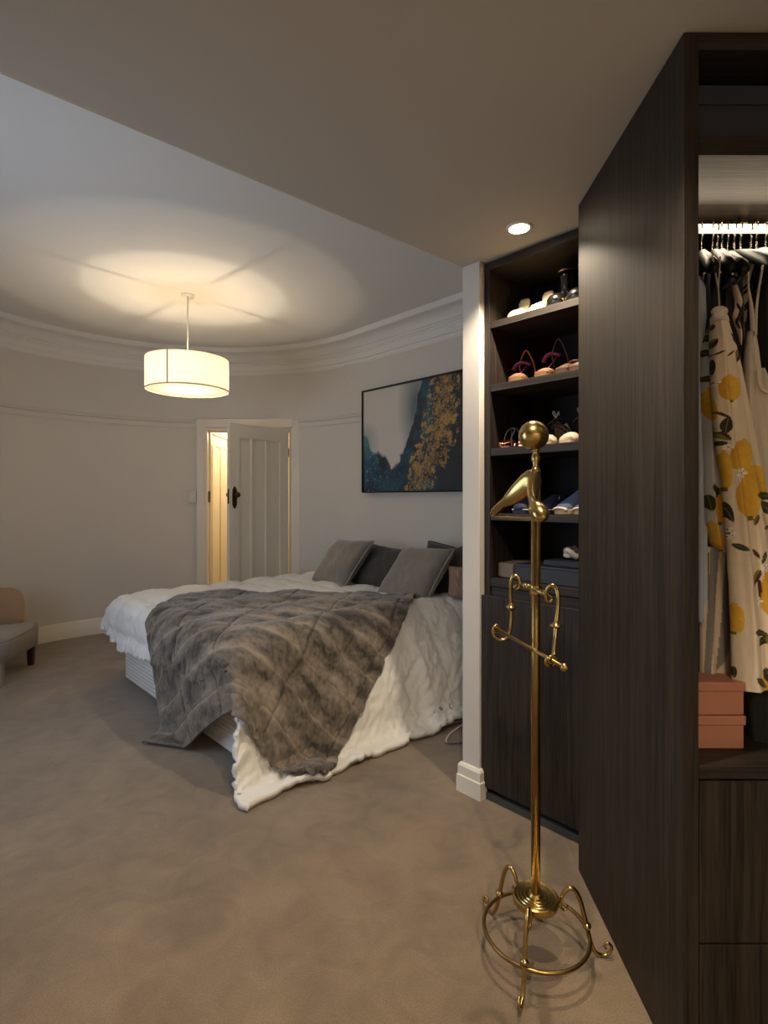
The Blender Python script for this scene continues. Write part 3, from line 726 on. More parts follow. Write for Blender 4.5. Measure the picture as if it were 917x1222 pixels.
# the lemon-print dress: a gathered knot, front panel, shaded side fold
ld = thing('lemon_print_dress', 'cream dress printed with lemons, knotted at the top and hanging in front', 'dress', (.90, 1.36, 1.80))
fr_st = [(376, 855, 864), (384, 850, 867), (395, 849, 870), (430, 848, 882), (480, 849, 893), (530, 853, 904), (570, 860, 913), (600, 862, 920), (657, 867, 932), (740, 871, 948), (820, 872.5, 962)]
garment('front_panel', fr_st, 1.345, 'printed_cotton', 3, .0045, .03, 260, 620, 2, ld, lemon_cols(CR))
sd_st = [(384, 849, 858), (400, 842, 857), (420, 836, 857), (450, 835, 858), (520, 836.5, 862), (580, 838, 866), (620, 841, 868), (650, 848, 870), (658, 858, 870)]
garment('side_fold', sd_st, 1.385, 'printed_cotton', 2, .006, .025, 130, 380, 5, ld, lemon_cols(np.array(srgb(196, 196, 200)[:3])))  # cream base greyed here: shade of the inward fold put into the colour
b_ = BM(); ball(b_, P(859, 372, 1.34), .017, 1.15, .9, .8); tube(b_, [P(850, 383, 1.34), P(855, 378, 1.325), P(862, 377, 1.322), P(868, 383, 1.335)], [.006, .010, .011, .006], 10)
obj('knot', b_, 'white_cotton', ld, smooth=True)
b_ = BM()
tube(b_, [P(850, 300, 1.315), P(854, 325, 1.32), P(857.5, 345, 1.33), P(859, 370, 1.335)], .0026, 6, flat=.5)
tube(b_, [P(860, 306, 1.315), P(858.5, 330, 1.32), P(857.5, 345, 1.33)], .0026, 6, flat=.5)
obj('strap', b_, 'ribbon', ld, smooth=True)
# the rest of the rail
g = garment('cotton_shirt', [(332, 828, 836), (345, 828, 841), (380, 828, 842), (420, 828, 838), (500, 826, 840), (640, 826, 842), (740, 826, 842)], 1.40, 'pale_blue_cotton', 2, .003, .02, 40, 60, 3); tag(g, 'pale blue cotton sleeve at the far left of the rail against the wardrobe side', 'shirt')
g = garment('black_dress', [(306, 846, 862), (340, 842, 874), (345, 842, 876), (420, 838, 886), (520, 838, 900), (640, 838, 905)], 1.46, 'black_satin', 3, .005, .02, 50, 80, 4); tag(g, 'black satin dress hanging directly behind the lemon dress', 'dress')
g = garment('black_dress', [(312, 872, 884), (340, 868, 886), (420, 866, 890), (520, 870, 893), (700, 872, 896)], 1.425, 'black_cloth', 3, .004, .02, 50, 80, 7); tag(g, 'matt black dress between the lemon dress and the white strappy dress', 'dress')
# scarf-like trim with bow
t = thing('printed_scarf', 'beige and black twisted scarf tied round a hanger in the middle', 'scarf', P(880, 345, 1.36))
sc_ = [P(874, 330, 1.37), P(878, 345, 1.36), P(882, 362, 1.36), P(878, 378, 1.36), P(883, 395, 1.365), P(885, 412, 1.37)]
b_ = BM(); tube(b_, sc_, [.007, .010, .013, .010, .009, .002], 10, flat=.4); obj('scarf_tail', b_, 'nude_leather', t, smooth=True)
b_ = BM(); tube(b_, [P(869, 328, 1.355), P(873, 334, 1.345), P(879, 338, 1.345)], [.006, .012, .004], 10); tube(b_, [P(879, 338, 1.345), P(884, 328, 1.345), P(882, 323, 1.35)], [.004, .010, .005], 10)
obj('bow', b_, 'black_satin', t, smooth=True)
b_ = BM(); tube(b_, [P(880, 362, 1.348), P(884, 372, 1.35), P(880, 384, 1.352), P(884, 392, 1.355)], [.002, .006, .005, .002], 8, flat=.5); obj('dark_stripe', b_, 'black_satin', t, smooth=True)
b_ = BM(); tube(b_, [P(879, 307, 1.33), P(879, 330, 1.345)], .004, 6, 1, flat=.4); obj('loop', b_, 'ribbon', t)
# white strappy dress
t = thing('white_strappy_dress', 'plain white strappy dress hung from the cream hanger', 'dress', P(900, 350, 1.34))
garment('body', [(395, 893, 900), (420, 890, 904), (440, 889, 906), (470, 888, 911), (520, 890, 922), (620, 893, 934), (760, 900, 945)], 1.395, 'white_cotton', 4, .004, .022, 80, 120, 9, t)
b_ = BM(); tube(b_, [P(893, 316, 1.325), P(894, 345, 1.34), P(897, 365, 1.355), P(899, 395, 1.37)], [.004, .004, .007, .009], 8, flat=.45)
tube(b_, [P(911, 316, 1.325), P(906, 345, 1.34), P(903, 370, 1.355), P(902, 400, 1.37)], [.004, .004, .005, .006], 8, flat=.45); obj('strap', b_, 'white_cotton', t, smooth=True)
b_ = BM(); tube(b_, [P(904, 442, 1.365), P(906, 458, 1.36), P(911, 466, 1.36), P(922, 470, 1.36)], .003, 8); obj('neckline', b_, 'white_cotton', t, smooth=True)
g = garment('sleeveless_blouse', [(440, 906, 912), (455, 907, 918), (470, 908, 935), (600, 909, 940), (700, 912, 945)], 1.43, 'white_cotton', 3, .004, .02, 50, 60, 12); tag(g, 'white blouse with a scooped neck behind the strappy dress at the right edge', 'blouse')
g = garment('dark_brown_dress', [(326, 908, 922), (350, 905, 930), (380, 904, 935), (430, 906, 940), (470, 912, 945), (640, 915, 945)], 1.46, 'black_cloth', 3, .004, .02, 50, 80, 14); tag(g, 'dark cloth dress at the right edge of the picture below the rail', 'dress')
# long pale skirt with grey bands under the lemon side fold
def skirt_cols(x, y):
    f = (y - 655) / 170.0; e1 = 842 + 0 * f; w = 846 - 8 * f
    C = np.tile(np.array(srgb(214, 196, 170)[:3]), (len(x), 1)); G = np.array(srgb(128, 124, 122)[:3])
    band1 = (x > 843 - 8 * f) & (x < 853.5 - 13 * f); band2 = (x > 862 - 14 * f) & (x < 869.5 - 2 * np.abs(f - .4)) & (y < 800 - (x - 850) * 1.5)
    C[band1 | band2] = G
    gl = (x < 842.5 - 6 * f) & (f < .35) & (f > .02); C[gl] = GL
    return np.concatenate([C, np.ones((len(x), 1))], 1)
g = garment('banded_skirt', [(652, 838, 870), (700, 836, 871), (760, 834, 873), (800, 834, 876), (823, 834, 893)], 1.40, 'printed_cotton', 2, .003, .02, 160, 200, 16, None, skirt_cols); tag(g, 'cream skirt with grey bands hanging low beside the wardrobe side', 'skirt')
g = garment('black_trousers', [(640, 884, 925), (760, 888, 930), (822, 891, 935), (860, 894, 935), (895, 899, 930), (907, 903, 926)], 1.375, 'black_cloth', 2, .003, .03, 60, 80, 18); tag(g, 'black trousers whose legs reach the counter below the lemon dress hem', 'trousers')
g = garment('blue_scarf', [(600, 832, 846), (640, 834, 848), (656, 838, 850)], 1.47, 'denim', 2, .003, .015, 30, 30, 20); tag(g, 'sliver of dark blue cloth behind the lemon side fold', 'scarf')

# ------------------------------------------------------------------ brass valet stand
SX, SY = .446, 1.60
vs_ = thing('valet_stand', 'tall polished brass valet stand with hanger and scrolled three-legged base', 'valet stand', (SX, SY, 0))
def C3(x, y, z): return Vector((x, y, z))
b_ = BM(); tube(b_, [(SX, SY, .165), (SX, SY, 1.385)], .0135, 20, 1); obj('pole', b_, 'brass_dark', vs_, smooth=True)
b_ = BM(); lathe(b_, [(0, .150), (.055, .150), (.0645, .154), (.066, .160), (.066, .172), (.062, .175), (.054, .173), (.052, .1755), (.044, .174), (.042, .1765), (.034, .175), (.032, .178), (.022, .177), (.018, .184), (.0135, .186), (0, .186)], (SX, SY, 0), 48); obj('base_disc', b_, 'brass', vs_, smooth='auto')
b_ = BM(); lathe(b_, [(0, 1.412), (.013, 1.412), (.016, 1.420), (.010, 1.428), (.008, 1.438), (.012, 1.450), (.0135, 1.458), (.010, 1.468), (.007, 1.474), (.012, 1.479), (.012, 1.484), (.008, 1.488), (0, 1.49)], (SX, SY, 0), 24); obj('finial_neck', b_, 'brass', vs_, smooth=True)
b_ = BM(); ball(b_, (SX - .006, SY, 1.524), .0435, seg=40); obj('finial_ball', b_, 'brass', vs_, smooth=True)
b_ = BM(); torus(b_, (SX - .006, SY, 1.527), .0433, .0006, seg=48, s2=4); obj('ball_seam', b_, 'brass_dark', vs_, smooth=True)
b_ = BM(); torus(b_, (SX, SY, .075), .150, .0055, seg=72); obj('base_ring', b_, 'brass_dark', vs_, smooth=True)
for deg in (-117, -3, 123):
    a = math.radians(deg); d_ = Vector((math.cos(a), math.sin(a), 0)); c = Vector((SX, SY, 0))
    prof = [(.088, .150), (.092, .141), (.084, .134), (.074, .139), (.071, .152), (.077, .175), (.090, .194), (.104, .198), (.118, .186), (.131, .155), (.141, .115), (.150, .078), (.158, .045), (.170, .018), (.186, .007), (.204, .008), (.216, .020), (.217, .034), (.208, .042), (.199, .037), (.199, .028), (.205, .026)]
    rr = [.0022, .0028, .0035, .004, .0048, .0055, .006, .0064, .0066, .0066, .0066, .0068, .0062, .0058, .0054, .005, .0048, .0044, .004, .0034, .0026, .002]
    b_ = BM(); tube(b_, [c + d_ * r + Vector((0, 0, z)) for r, z in prof], rr, 12, 7); lg = obj('leg', b_, 'brass', vs_, smooth=True)
    b_ = BM(); k = c + d_ * .1475 + Vector((0, 0, .090)); ax = (d_ * .10 + Vector((0, 0, -.4))).normalized(); R3 = Vector((0, 0, 1)).rotation_difference(ax).to_matrix()
    lathe(b_, [(0, -.009), (.007, -.009), (.0085, -.006), (.012, -.003), (.012, .003), (.0085, .006), (.007, .009), (0, .009)], k, 20, R3); obj('knuckle', b_, 'brass', lg, smooth=True)
# shaped coat hanger
def arm(tip, bulb, side):
    """shoulder arm from the apex to a tip"""
    b_ = BM(); top = Vector((SX, SY, 1.388)); T = Vector(tip); n = 26; rings = []
    hd = Vector((T.x - top.x, T.y - top.y, 0)); pd = Vector((-hd.y, hd.x, 0)).normalized()
    for i in range(n):
        u = i / (n - 1)
        p = top.lerp(T, u); uz = max(0, (u - .13) / .87); p.z = top.z + (T.z - top.z) * (uz ** .9) - .004 * math.sin(PI * u); p += pd * side * .018 * math.sin(PI * u)
        hgt = np.interp(u, [0, .2, .36, .6, .9, 1], [.036, .038, .031, .015, .0155, .005]); wid = np.interp(u, [0, .25, .6, .85, .95, 1], [.0165, .013, .011, .013 * bulb, .012 * bulb, .004])
        if bulb > 1.4: hgt = np.interp(u, [0, .2, .4, .6, .82, .94, 1], [.036, .036, .026, .016, .025, .022, .004]); wid = np.interp(u, [0, .25, .5, .65, .85, .95, 1], [.0165, .015, .012, .014, .025, .020, .004])
        tw = Vector((0, 0, 1)); 
        roll = side * .5 * u; nn = (tw * math.cos(roll) + pd * math.sin(roll)); bb_ = (pd * math.cos(roll) - tw * math.sin(roll))
        rings.append([p + nn * hgt * math.sin(q) + bb_ * wid * math.cos(q) for q in [2 * PI * k / 16 for k in range(16)]])
    loft(b_, rings); return b_
TL = P(587, 614, 1.770); TR = P(648.5, 617, 1.385)
hs = obj('hanger_shoulder', arm(TL, 1.15, 1), 'brass', vs_, smooth=True); hs2 = obj('hanger_shoulder', arm(TR, 1.7, -1), 'brass', vs_, smooth=True)
b_ = BM(); tube(b_, [P(590, 616, 1.76), P(615, 618, 1.62), P(632, 619, 1.52), P(645, 619, 1.42)], .0058, 10); obj('hanger_bar', b_, 'brass', vs_, smooth=True)
# tie and trouser bar assembly
b_ = BM(); lathe(b_, [(.0135, -.014), (.018, -.014), (.0185, -.010), (.0185, .010), (.018, .014), (.0135, .014)], (SX, SY, 1.072), 24); obj('clamp', b_, 'brass', vs_, smooth=True)
b_ = BM(); tube(b_, [P(621, 697, 1.675), P(655, 710, 1.505)], [.0065, .005, .0075, .0075, .005, .0065], 12, 1)
for q in (.2, .3, .72, .8, .9): ball(b_, P(621, 697, 1.675).lerp(P(655, 710, 1.505), q), .0085, 1, 1, 1, 12)
obj('crossbar', b_, 'brass', vs_, smooth=True)
lft = [P(617, 698, 1.665), P(614, 701, 1.67), P(617, 703, 1.672), P(620.5, 700, 1.672), P(621, 694, 1.672), P(618, 688, 1.675), P(613, 688, 1.68), P(610, 695, 1.685), P(609.6, 710, 1.69), P(610.3, 724, 1.69), P(610.5, 740, 1.69), P(608.5, 754, 1.69), P(604, 762, 1.69), P(597.5, 763.5, 1.69), P(590.5, 759, 1.69), P(588.5, 752, 1.69), P(592, 748, 1.69), P(596, 751, 1.69)]
b_ = BM(); tube(b_, lft, [.003, .0035, .004, .0045, .005, .0055, .006, .006, .0055, .005, .006, .0055, .005, .0048, .0048, .0046, .0042, .004], 12, 6); la = obj('scroll_arm', b_, 'brass', vs_, smooth=True)
rgt = [P(655.5, 711, 1.50), P(658.5, 713, 1.495), P(658.5, 717, 1.492), P(655, 718, 1.492), P(652, 713, 1.492), P(653, 704, 1.488), P(658, 699, 1.48), P(664, 702, 1.47), P(666.5, 712, 1.46), P(666, 727, 1.445), P(664, 745, 1.435), P(663, 760, 1.425), P(661.5, 778, 1.405), P(660.5, 788, 1.395), P(656, 794, 1.385), P(652, 791, 1.38), P(653, 786, 1.378), P(657, 786, 1.376)]
b_ = BM(); tube(b_, rgt, [.003, .0035, .004, .0045, .005, .0055, .006, .0062, .006, .0052, .0065, .006, .0062, .0055, .005, .0048, .0044, .004], 12, 6); ra = obj('scroll_arm', b_, 'brass', vs_, smooth=True)
for par, c in ((la, P(610.4, 724.5, 1.69)), (ra, P(664.2, 746.5, 1.434))):
    b_ = BM(); lathe(b_, [(0, -.012), (.006, -.012), (.009, -.005), (.0165, -.0015), (.0165, .0015), (.009, .005), (.006, .012), (0, .012)], c, 24); obj('collar', b_, 'brass', par, smooth=True)
bl, br = P(593, 750.5, 1.69), P(674, 796.5, 1.335)
b_ = BM(); tube(b_, [bl, br], .0052, 12, 1); obj('trouser_bar', b_, 'brass_dark', vs_, smooth=True)
for c_, r_ in ((br, .0105), (bl, .006)):
    b_ = BM(); ball(b_, c_, r_, seg=20); obj('bar_end_ball', b_, 'brass', vs_, smooth=True)
dv = (br - bl).normalized(); 
for q in (.0, .85):
    b_ = BM(); torus(b_, bl.lerp(br, q), .0115, .0042, Vector((0, 0, 1)).rotation_difference(dv).to_matrix(), 24, 10); obj('bar_ring', b_, 'brass', vs_, smooth=True)

# ------------------------------------------------------------------ abstract painting on the bed wall
AZ0, AZ1, AW = 1.395, 2.372, 1.50
art = thing('framed_painting', 'abstract painting of white, teal and gold in a thin black frame above the bed', 'painting', W(.75, 0.02, AZ0), ROTW)
for q in ((0, AW, 0, .012), (0, AW, AZ1 - AZ0 - .012, AZ1 - AZ0), (0, .012, .012, AZ1 - AZ0 - .012), (AW - .012, AW, .012, AZ1 - AZ0 - .012)):
    b_ = BM(); box(b_, q[0], q[1], -.058, -.027, AZ0 + q[2], AZ0 + q[3], RW); obj('frame_rail', b_, 'black_frame', art)
b_ = BM(); box(b_, .05, AW - .05, -.040, -.003, AZ0 + .05, AZ0 + .40, RW); obj('backing_board', b_, 'black_frame', art)
nu, nv = 330, 220
us = np.linspace(.014, AW - .014, nu); vs0 = np.linspace(.014, AZ1 - AZ0 - .014, nv)
U, Vv = np.meshgrid(us, vs0, indexing='ij'); pt = [tuple(RW @ Vector((u, -.044, AZ0 + v)) - Vector(art.location)) for u, v in zip(U.ravel(), Vv.ravel())]
Ri = Matrix.Rotation(-ROTW, 3, 'Z'); pt = [tuple(Ri @ Vector(p)) for p in pt]
fcs = [(i * nv + j, (i + 1) * nv + j, (i + 1) * nv + j + 1, i * nv + j + 1) for i in range(nu - 1) for j in range(nv - 1)]
me = bpy.data.meshes.new('canvas'); me.from_pydata(pt, [], fcs); me.materials.append(MAT['canvas_print'])
cv = bpy.data.objects.new('canvas', me); COL.objects.link(cv); cv.parent = art
su = U.ravel(); sv = 1 - (Vv.ravel() / (AZ1 - AZ0))
n1 = fbm(su * 7, sv * 7, 6, 3); n2 = fbm(su * 22, sv * 22, 5, 11, .6); n3 = fbm(su * 5 + 9, sv * 5, 5, 21); n4 = fbm(su * 60, sv * 60, 4, 31, .7)
bd = np.interp(su, [0, .1, .2, .3, .4, .5, .56, .62, .68, .74, .8, 1.5], [.36, .50, .60, .66, .69, .64, .58, .48, .36, .12, -.1, -.4])
d = sv - bd + (n1 - .5) * .20 + (n2 - .5) * .06
def c3(*a): return np.array(srgb(*a)[:3])
white = c3(206, 200, 194); teal = c3(40, 96, 112); navy = c3(14, 24, 44); blue = c3(24, 78, 132); dark = c3(20, 24, 28); gold = c3(176, 140, 76); golddk = c3(84, 58, 28)
t1 = np.clip(d / .035, 0, 1)[:, None]
inner = teal * (1 - n3[:, None]) + navy * n3[:, None]
hi = np.clip((n2 - .55) * 7, 0, 1)[:, None]; inner = inner * (1 - hi * .7) + (blue * 1.2) * hi * .7
dk = np.clip((n1 - .52) * 8, 0, 1)[:, None]; inner = inner * (1 - dk * .75) + dark * dk * .75
lt = np.clip((n4 - .66) * 9, 0, 1)[:, None] * np.clip(1.2 - su * 1.6, 0, 1)[:, None]; inner = inner * (1 - lt) + c3(130, 170, 176) * lt
fade = np.clip(1 - np.hypot((su - .03) / .22, (sv - .50) / .20), 0, 1)[:, None] * .8
haze = np.clip(1.25 - np.hypot((su - .72) / .20, (sv - .25) / .42), 0, 1)[:, None]
C = white * (1 - t1) + inner * t1
C = C * (1 - fade) + c3(96, 140, 142) * fade * 1; C = C * (1 - haze * (1 - t1)) + c3(98, 116, 118) * haze * (1 - t1)
right = np.clip((su - .86 - .06 * (n1 - .5)) / .14, 0, 1)[:, None]; C = C * (1 - right * .8) + c3(28, 32, 40) * right * .8
gc = np.interp(sv, [0, .2, .45, .7, .85, 1], [1.06, 1.00, .98, .88, .78, .72]); gw = np.interp(sv, [0, .2, .45, .7, .9, 1], [.17, .20, .22, .24, .20, .15])
gd = np.clip(1 - np.abs(su - gc) / gw, 0, 1)
gm = np.clip((gd ** .7 * .55 + (n2 - .5) * 1.5 + (n4 - .5) * 1.4 - .20) * 6, 0, 1) * (gd > 0); gm = gm[:, None]
vein = np.clip(1 - np.abs(n2 - .5) * 9, 0, 1)[:, None] * (gd > .25)[:, None]; gm = np.clip(gm * (1 - .8 * vein), 0, 1)
C = C * (1 - gm) + (gold * n4[:, None] * 1.5 + golddk * (1 - n4[:, None])) * gm
set_print(cv, np.concatenate([np.clip(C, 0, 1), np.ones((len(su), 1))], 1))

# ------------------------------------------------------------------ bed
BS0, BS1, BT = -.33, 1.52, 2.15
bed = thing('bed', 'king bed with a white ribbed base standing against the wall under the painting', 'bed', W((BS0 + BS1) / 2, BT / 2), ROTW)
def rrect(s0, s1, t0, t1, r, n=8):
    out = []
    for cx, cy, a0 in ((s1 - r, -t0 - r, 0), (s0 + r, -t0 - r, 90), (s0 + r, -t1 + r, 180), (s1 - r, -t1 + r, 270)):
        for k in range(n + 1):
            a = math.radians(a0 + 90 * k / n); out.append((cx, cy, math.cos(a), math.sin(a)))
    return [(x, y, r, c, s) for x, y, c, s in out]
b_ = BM(); rings = []; nr = 13
for k in range(nr * 8 + 1):
    z = .025 + .325 * k / (nr * 8); off = .006 * abs(math.sin(PI * k / 8)) ** .6
    rings.append([RW @ Vector((x + (r + off) * c, y + (r + off) * s, z)) for x, y, r, c, s in rrect(BS0 + .01, BS1 - .01, .02, BT - .02, .10)])
loft(b_, rings); obj('ribbed_base', b_, 'white_sheet', bed, smooth=True)
b_ = BM(); rings = []
for z, i in ((.352, .02), (.356, .0), (.58, 0), (.60, .015), (.605, .05)):
    rings.append([RW @ Vector((x + (r - i) * c, y + (r - i) * s, z)) for x, y, r, c, s in rrect(BS0, BS1, .015, BT, .10)])
loft(b_, rings); obj('mattress', b_, 'white_sheet', bed, smooth=False, bevel=.01)
for (s, t) in ((BS0 + .2, .2), (BS1 - .2, .2), (BS0 + .2, BT - .2), (BS1 - .2, BT - .2)):
    b_ = BM(); box(b_, s - .03, s + .03, -t - .03, -t + .03, 0, .03, RW); obj('leg', b_, 'walnut', bed)

# duvet
NU, NV = 230, 200
u1 = np.linspace(-.80, 2.29, NU); uu = np.repeat(u1[:, None], NV, 1)
vmax = np.interp(u1, [-.8, -.45, -.1, 1.3, 1.5, 1.7, 2.29], [2.06, 2.34, 2.53, 2.42, 2.27, 2.22, 2.23])
vt = np.linspace(0, 1, NV); v2 = .40 + (vmax[:, None] - .40) * vt[None, :]
eN = np.clip(uu - 1.40, 0, None); eF = np.clip(-.24 - uu, 0, None); eT = np.clip(v2 - 2.06, 0, None)
def prof(e, xs_, ys_): return np.interp(e, xs_, ys_)
xe = [0, .05, .10, .16, .22, .30, .45, .60, .70, .76, .82, .95]
dsN = prof(eN, xe, [0, .05, .097, .148, .190, .228, .285, .335, .368, .392, .44, .57]); dzN = prof(eN, xe, [0, -.004, -.018, -.048, -.092, -.162, -.300, -.442, -.535, -.585, -.605, -.610])
xf = [0, .1, .2, .3, .4, .6]
dsF = prof(eF, xf, [0, .095, .16, .18, .175, .16]); dzF = prof(eF, xf, [0, -.03, -.10, -.20, -.30, -.49])
xt = [0, .06, .12, .2, .3, .4, .5]
dsT = prof(eT, xt, [0, .06, .115, .165, .185, .18, .16]); dzT = prof(eT, xt, [0, -.006, -.026, -.085, -.185, -.285, -.385])
drop = np.clip(-dzN / .6, 0, 1)
flare = .10 * drop * np.clip((v2 - 1.3) / .9, 0, 1) ** 2
headflare = .05 * drop * np.clip((1.6 - v2) / .9, 0, 1)
ss = np.where(eN > 0, 1.40 + dsN * (1 + .0) - .03 * drop * np.clip((v2 - 1.6) / .6, 0, 1) + headflare, np.where(eF > 0, -.24 - dsF, uu))
tt = np.where(eT > 0, 2.06 + dsT, v2) + flare
crown = .018 * np.clip(1 - ((uu - .6) / 1.0) ** 2, 0, 1)
zz = .632 + crown + dzN + dzF + dzT
P0 = np.stack([ss, -tt, zz], -1)
def normals(Pg):
    du = np.gradient(Pg, axis=0); dv_ = np.gradient(Pg, axis=1); n = np.cross(dv_, du); n /= np.linalg.norm(n, axis=-1, keepdims=True) + 1e-9; return n
Nn = normals(P0)
if Nn[NU // 2, NV // 2, 2] < 0: Nn = -Nn
au = np.abs(np.sin(PI * (uu + .12) / .37)); av = np.abs(np.sin(PI * (v2 + .03) / .305))
puff = np.clip(au, 0, 1) ** .55 * np.clip(av, 0, 1) ** .55
wr = fbm(uu * 16 + 3 * fbm(uu * 3, v2 * 3, 3, 2), v2 * 16, 4, 7) - .5; wr2 = fbm(uu * 5, v2 * 34, 3, 8) - .5; wr3 = fbm(uu * 40, v2 * 6, 3, 18) - .5
big = fbm(uu * 3.1, v2 * 3.1, 3, 9) - .5
ridge = 1 - np.abs(2 * fbm(uu * 10 + 3 * big, v2 * 17 - uu * 14, 4, 33) - 1) * 2
sidew = np.clip(drop * 2, 0, 1)
disp = .030 * puff - .012 + .020 * wr * (1.1 - .5 * puff) + .016 * wr2 * sidew + .010 * wr3 * (1 - puff) + .020 * big * (.4 + sidew) + .012 * np.clip(ridge, -1, 1) * (sidew + .3)
edge_t = np.clip(1 - (vmax[:, None] - v2) / .12, 0, 1)
disp += edge_t * .022 * np.sin(uu * 95 + 3 * wr) * np.clip(1.2 - sidew, .3, 1) + edge_t * sidew * .018 * np.abs(np.sin(uu * 26)) 
step = 1 / (1 + np.exp((v2 - 1.12 - .03 * np.sin(uu * 6)) / .010)); disp += .026 * step * np.clip((uu - 1.3) * 5, 0, 1)
crn = np.exp(-((uu - 1.48) ** 2 + (v2 - 2.12) ** 2) / .16 ** 2); disp = disp * (1 - .9 * crn)
P1g = P0 + Nn * disp[..., None]
P1g[..., 2] = np.maximum(P1g[..., 2], .030 + .012 * fbm(uu * 12, v2 * 12, 2, 4))
hem = np.clip((uu - 2.18) / .11, 0, 1); P1g[..., 0] += .03 * hem * (fbm(v2 * 9, v2 * 0, 3, 6) - .5) * 2
pts = [RW @ Vector(p) for p in P1g.reshape(-1, 3)]
fcs = [(i * NV + j, i * NV + j + 1, (i + 1) * NV + j + 1, (i + 1) * NV + j) for i in range(NU - 1) for j in range(NV - 1)]
me = bpy.data.meshes.new('duvet'); me.from_pydata([tuple(p) for p in pts], [], fcs)
me.polygons.foreach_set('use_smooth', [True] * len(fcs)); me.materials.append(MAT['duvet_cotton'])
me.update(); flip = me.polygons[len(fcs) // 2].normal.z < 0
if flip: me.flip_normals()
duv = bpy.data.objects.new('duvet', me); COL.objects.link(duv); tag(duv, 'thick white quilted duvet spilling over the bed side onto the carpet', 'duvet')
md = duv.modifiers.new('sol', 'SOLIDIFY'); md.thickness = .028; md.offset = -1

# fur throw: small cloth simulation over duvet and base
cb = bmesh.new(); cb.from_mesh(me)
box(cb, BS0 + .01, BS1 - .01, -BT - .065, -.02, .0, .45, RW)
bmesh.ops.triangulate(cb, faces=cb.faces); bvh = BVHTree.FromBMesh(cb); cb.free()
n1_, n2_ = 88, 84
Ac, Bc, Cc, Dc = [np.array(q, float) for q in ((.22, 1.80), (1.36, .70), (2.20, 2.02), (.93, 2.86))]
fa = np.linspace(0, 1, n1_)[:, None, None]; fb = np.linspace(0, 1, n2_)[None, :, None]
q2 = (Ac * (1 - fa) + Bc * fa) * (1 - fb) + (Dc * (1 - fa) + Cc * fa) * fb
X = np.zeros((n1_, n2_, 3)); X[..., 0] = q2[..., 0]; X[..., 1] = -q2[..., 1]
gi, gj = np.meshgrid(np.arange(n1_), np.arange(n2_), indexing='ij')
rest0 = X.copy()
X[..., 2] = .715 + .03 * (fbm(gi / 9.0, gj / 22.0, 3, 41) - .5)
R3n = np.array(RW)[:3, :3]; X = X @ R3n.T + np.array(RW)[:3, 3]; rest0 = rest0 @ R3n.T
cons = []
def addc(di, dj, k):
    for par in (0, 1):
        if di and not dj: A = (slice(par * di, n1_ - di, 1), slice(None)); 
        i0, j0 = np.meshgrid(np.arange(0, n1_ - abs(di)), np.arange(max(0, -dj), n2_ - max(0, dj)), indexing='ij')
        key = (i0 // max(1, abs(di)) if di else j0 // max(1, abs(dj))) % 2
        m_ = key == par; a = (i0[m_] * n2_ + j0[m_]); b = ((i0[m_] + di) * n2_ + j0[m_] + dj)
        r0 = np.linalg.norm(rest0.reshape(-1, 3)[a] - rest0.reshape(-1, 3)[b], axis=1)
        cons.append((a, b, r0, k))
addc(1, 0, 1.0); addc(0, 1, 1.0); addc(1, 1, .55); addc(1, -1, .55); addc(3, 0, .25); addc(0, 3, .25); addc(6, 0, .12); addc(0, 6, .12)
Xf = X.reshape(-1, 3).copy(); Vf = np.zeros_like(Xf); dt = .022; TH_ = .012
STEPS = 110
for it in range(STEPS):
    Vf[:, 2] -= 9.8 * dt; Vf *= .965
    prev = Xf.copy(); Xf = Xf + Vf * dt
    for s_ in range(7):
        for a, b, r0, k in cons:
            dlt = Xf[b] - Xf[a]; L_ = np.linalg.norm(dlt, axis=1) + 1e-9
            f = (k * .5 * (L_ - r0) / L_)[:, None] * dlt; Xf[a] += f; Xf[b] -= f
    for i in range(len(Xf)):
        p = Xf[i]
        if p[2] < .8:
            loc, nr_, idx, dist = bvh.find_nearest(Vector(p), .05)
            if loc is not None:
                s = (p[0] - loc.x) * nr_.x + (p[1] - loc.y) * nr_.y + (p[2] - loc.z) * nr_.z
                if s < TH_:
                    q = (loc.x + nr_.x * TH_, loc.y + nr_.y * TH_, loc.z + nr_.z * TH_)
                    pr = prev[i]; fr_ = .93 if nr_.z > .5 else .30
                    dx_ = (q[0] - pr[0], q[1] - pr[1], q[2] - pr[2]); dn = dx_[0] * nr_.x + dx_[1] * nr_.y + dx_[2] * nr_.z
                    Xf[i] = (pr[0] + nr_.x * dn + (dx_[0] - nr_.x * dn) * (1 - fr_), pr[1] + nr_.y * dn + (dx_[1] - nr_.y * dn) * (1 - fr_), pr[2] + nr_.z * dn + (dx_[2] - nr_.z * dn) * (1 - fr_))
    low = Xf[:, 2] < .016
    Xf[low, 2] = .016; Xf[low, :2] = prev[low, :2] * .45 + Xf[low, :2] * .55
    Vf = (Xf - prev) / dt
    sp_ = np.linalg.norm(Vf, axis=1, keepdims=True); Vf *= np.minimum(1, 2.5 / (sp_ + 1e-6))
G = Xf.reshape(n1_, n2_, 3)
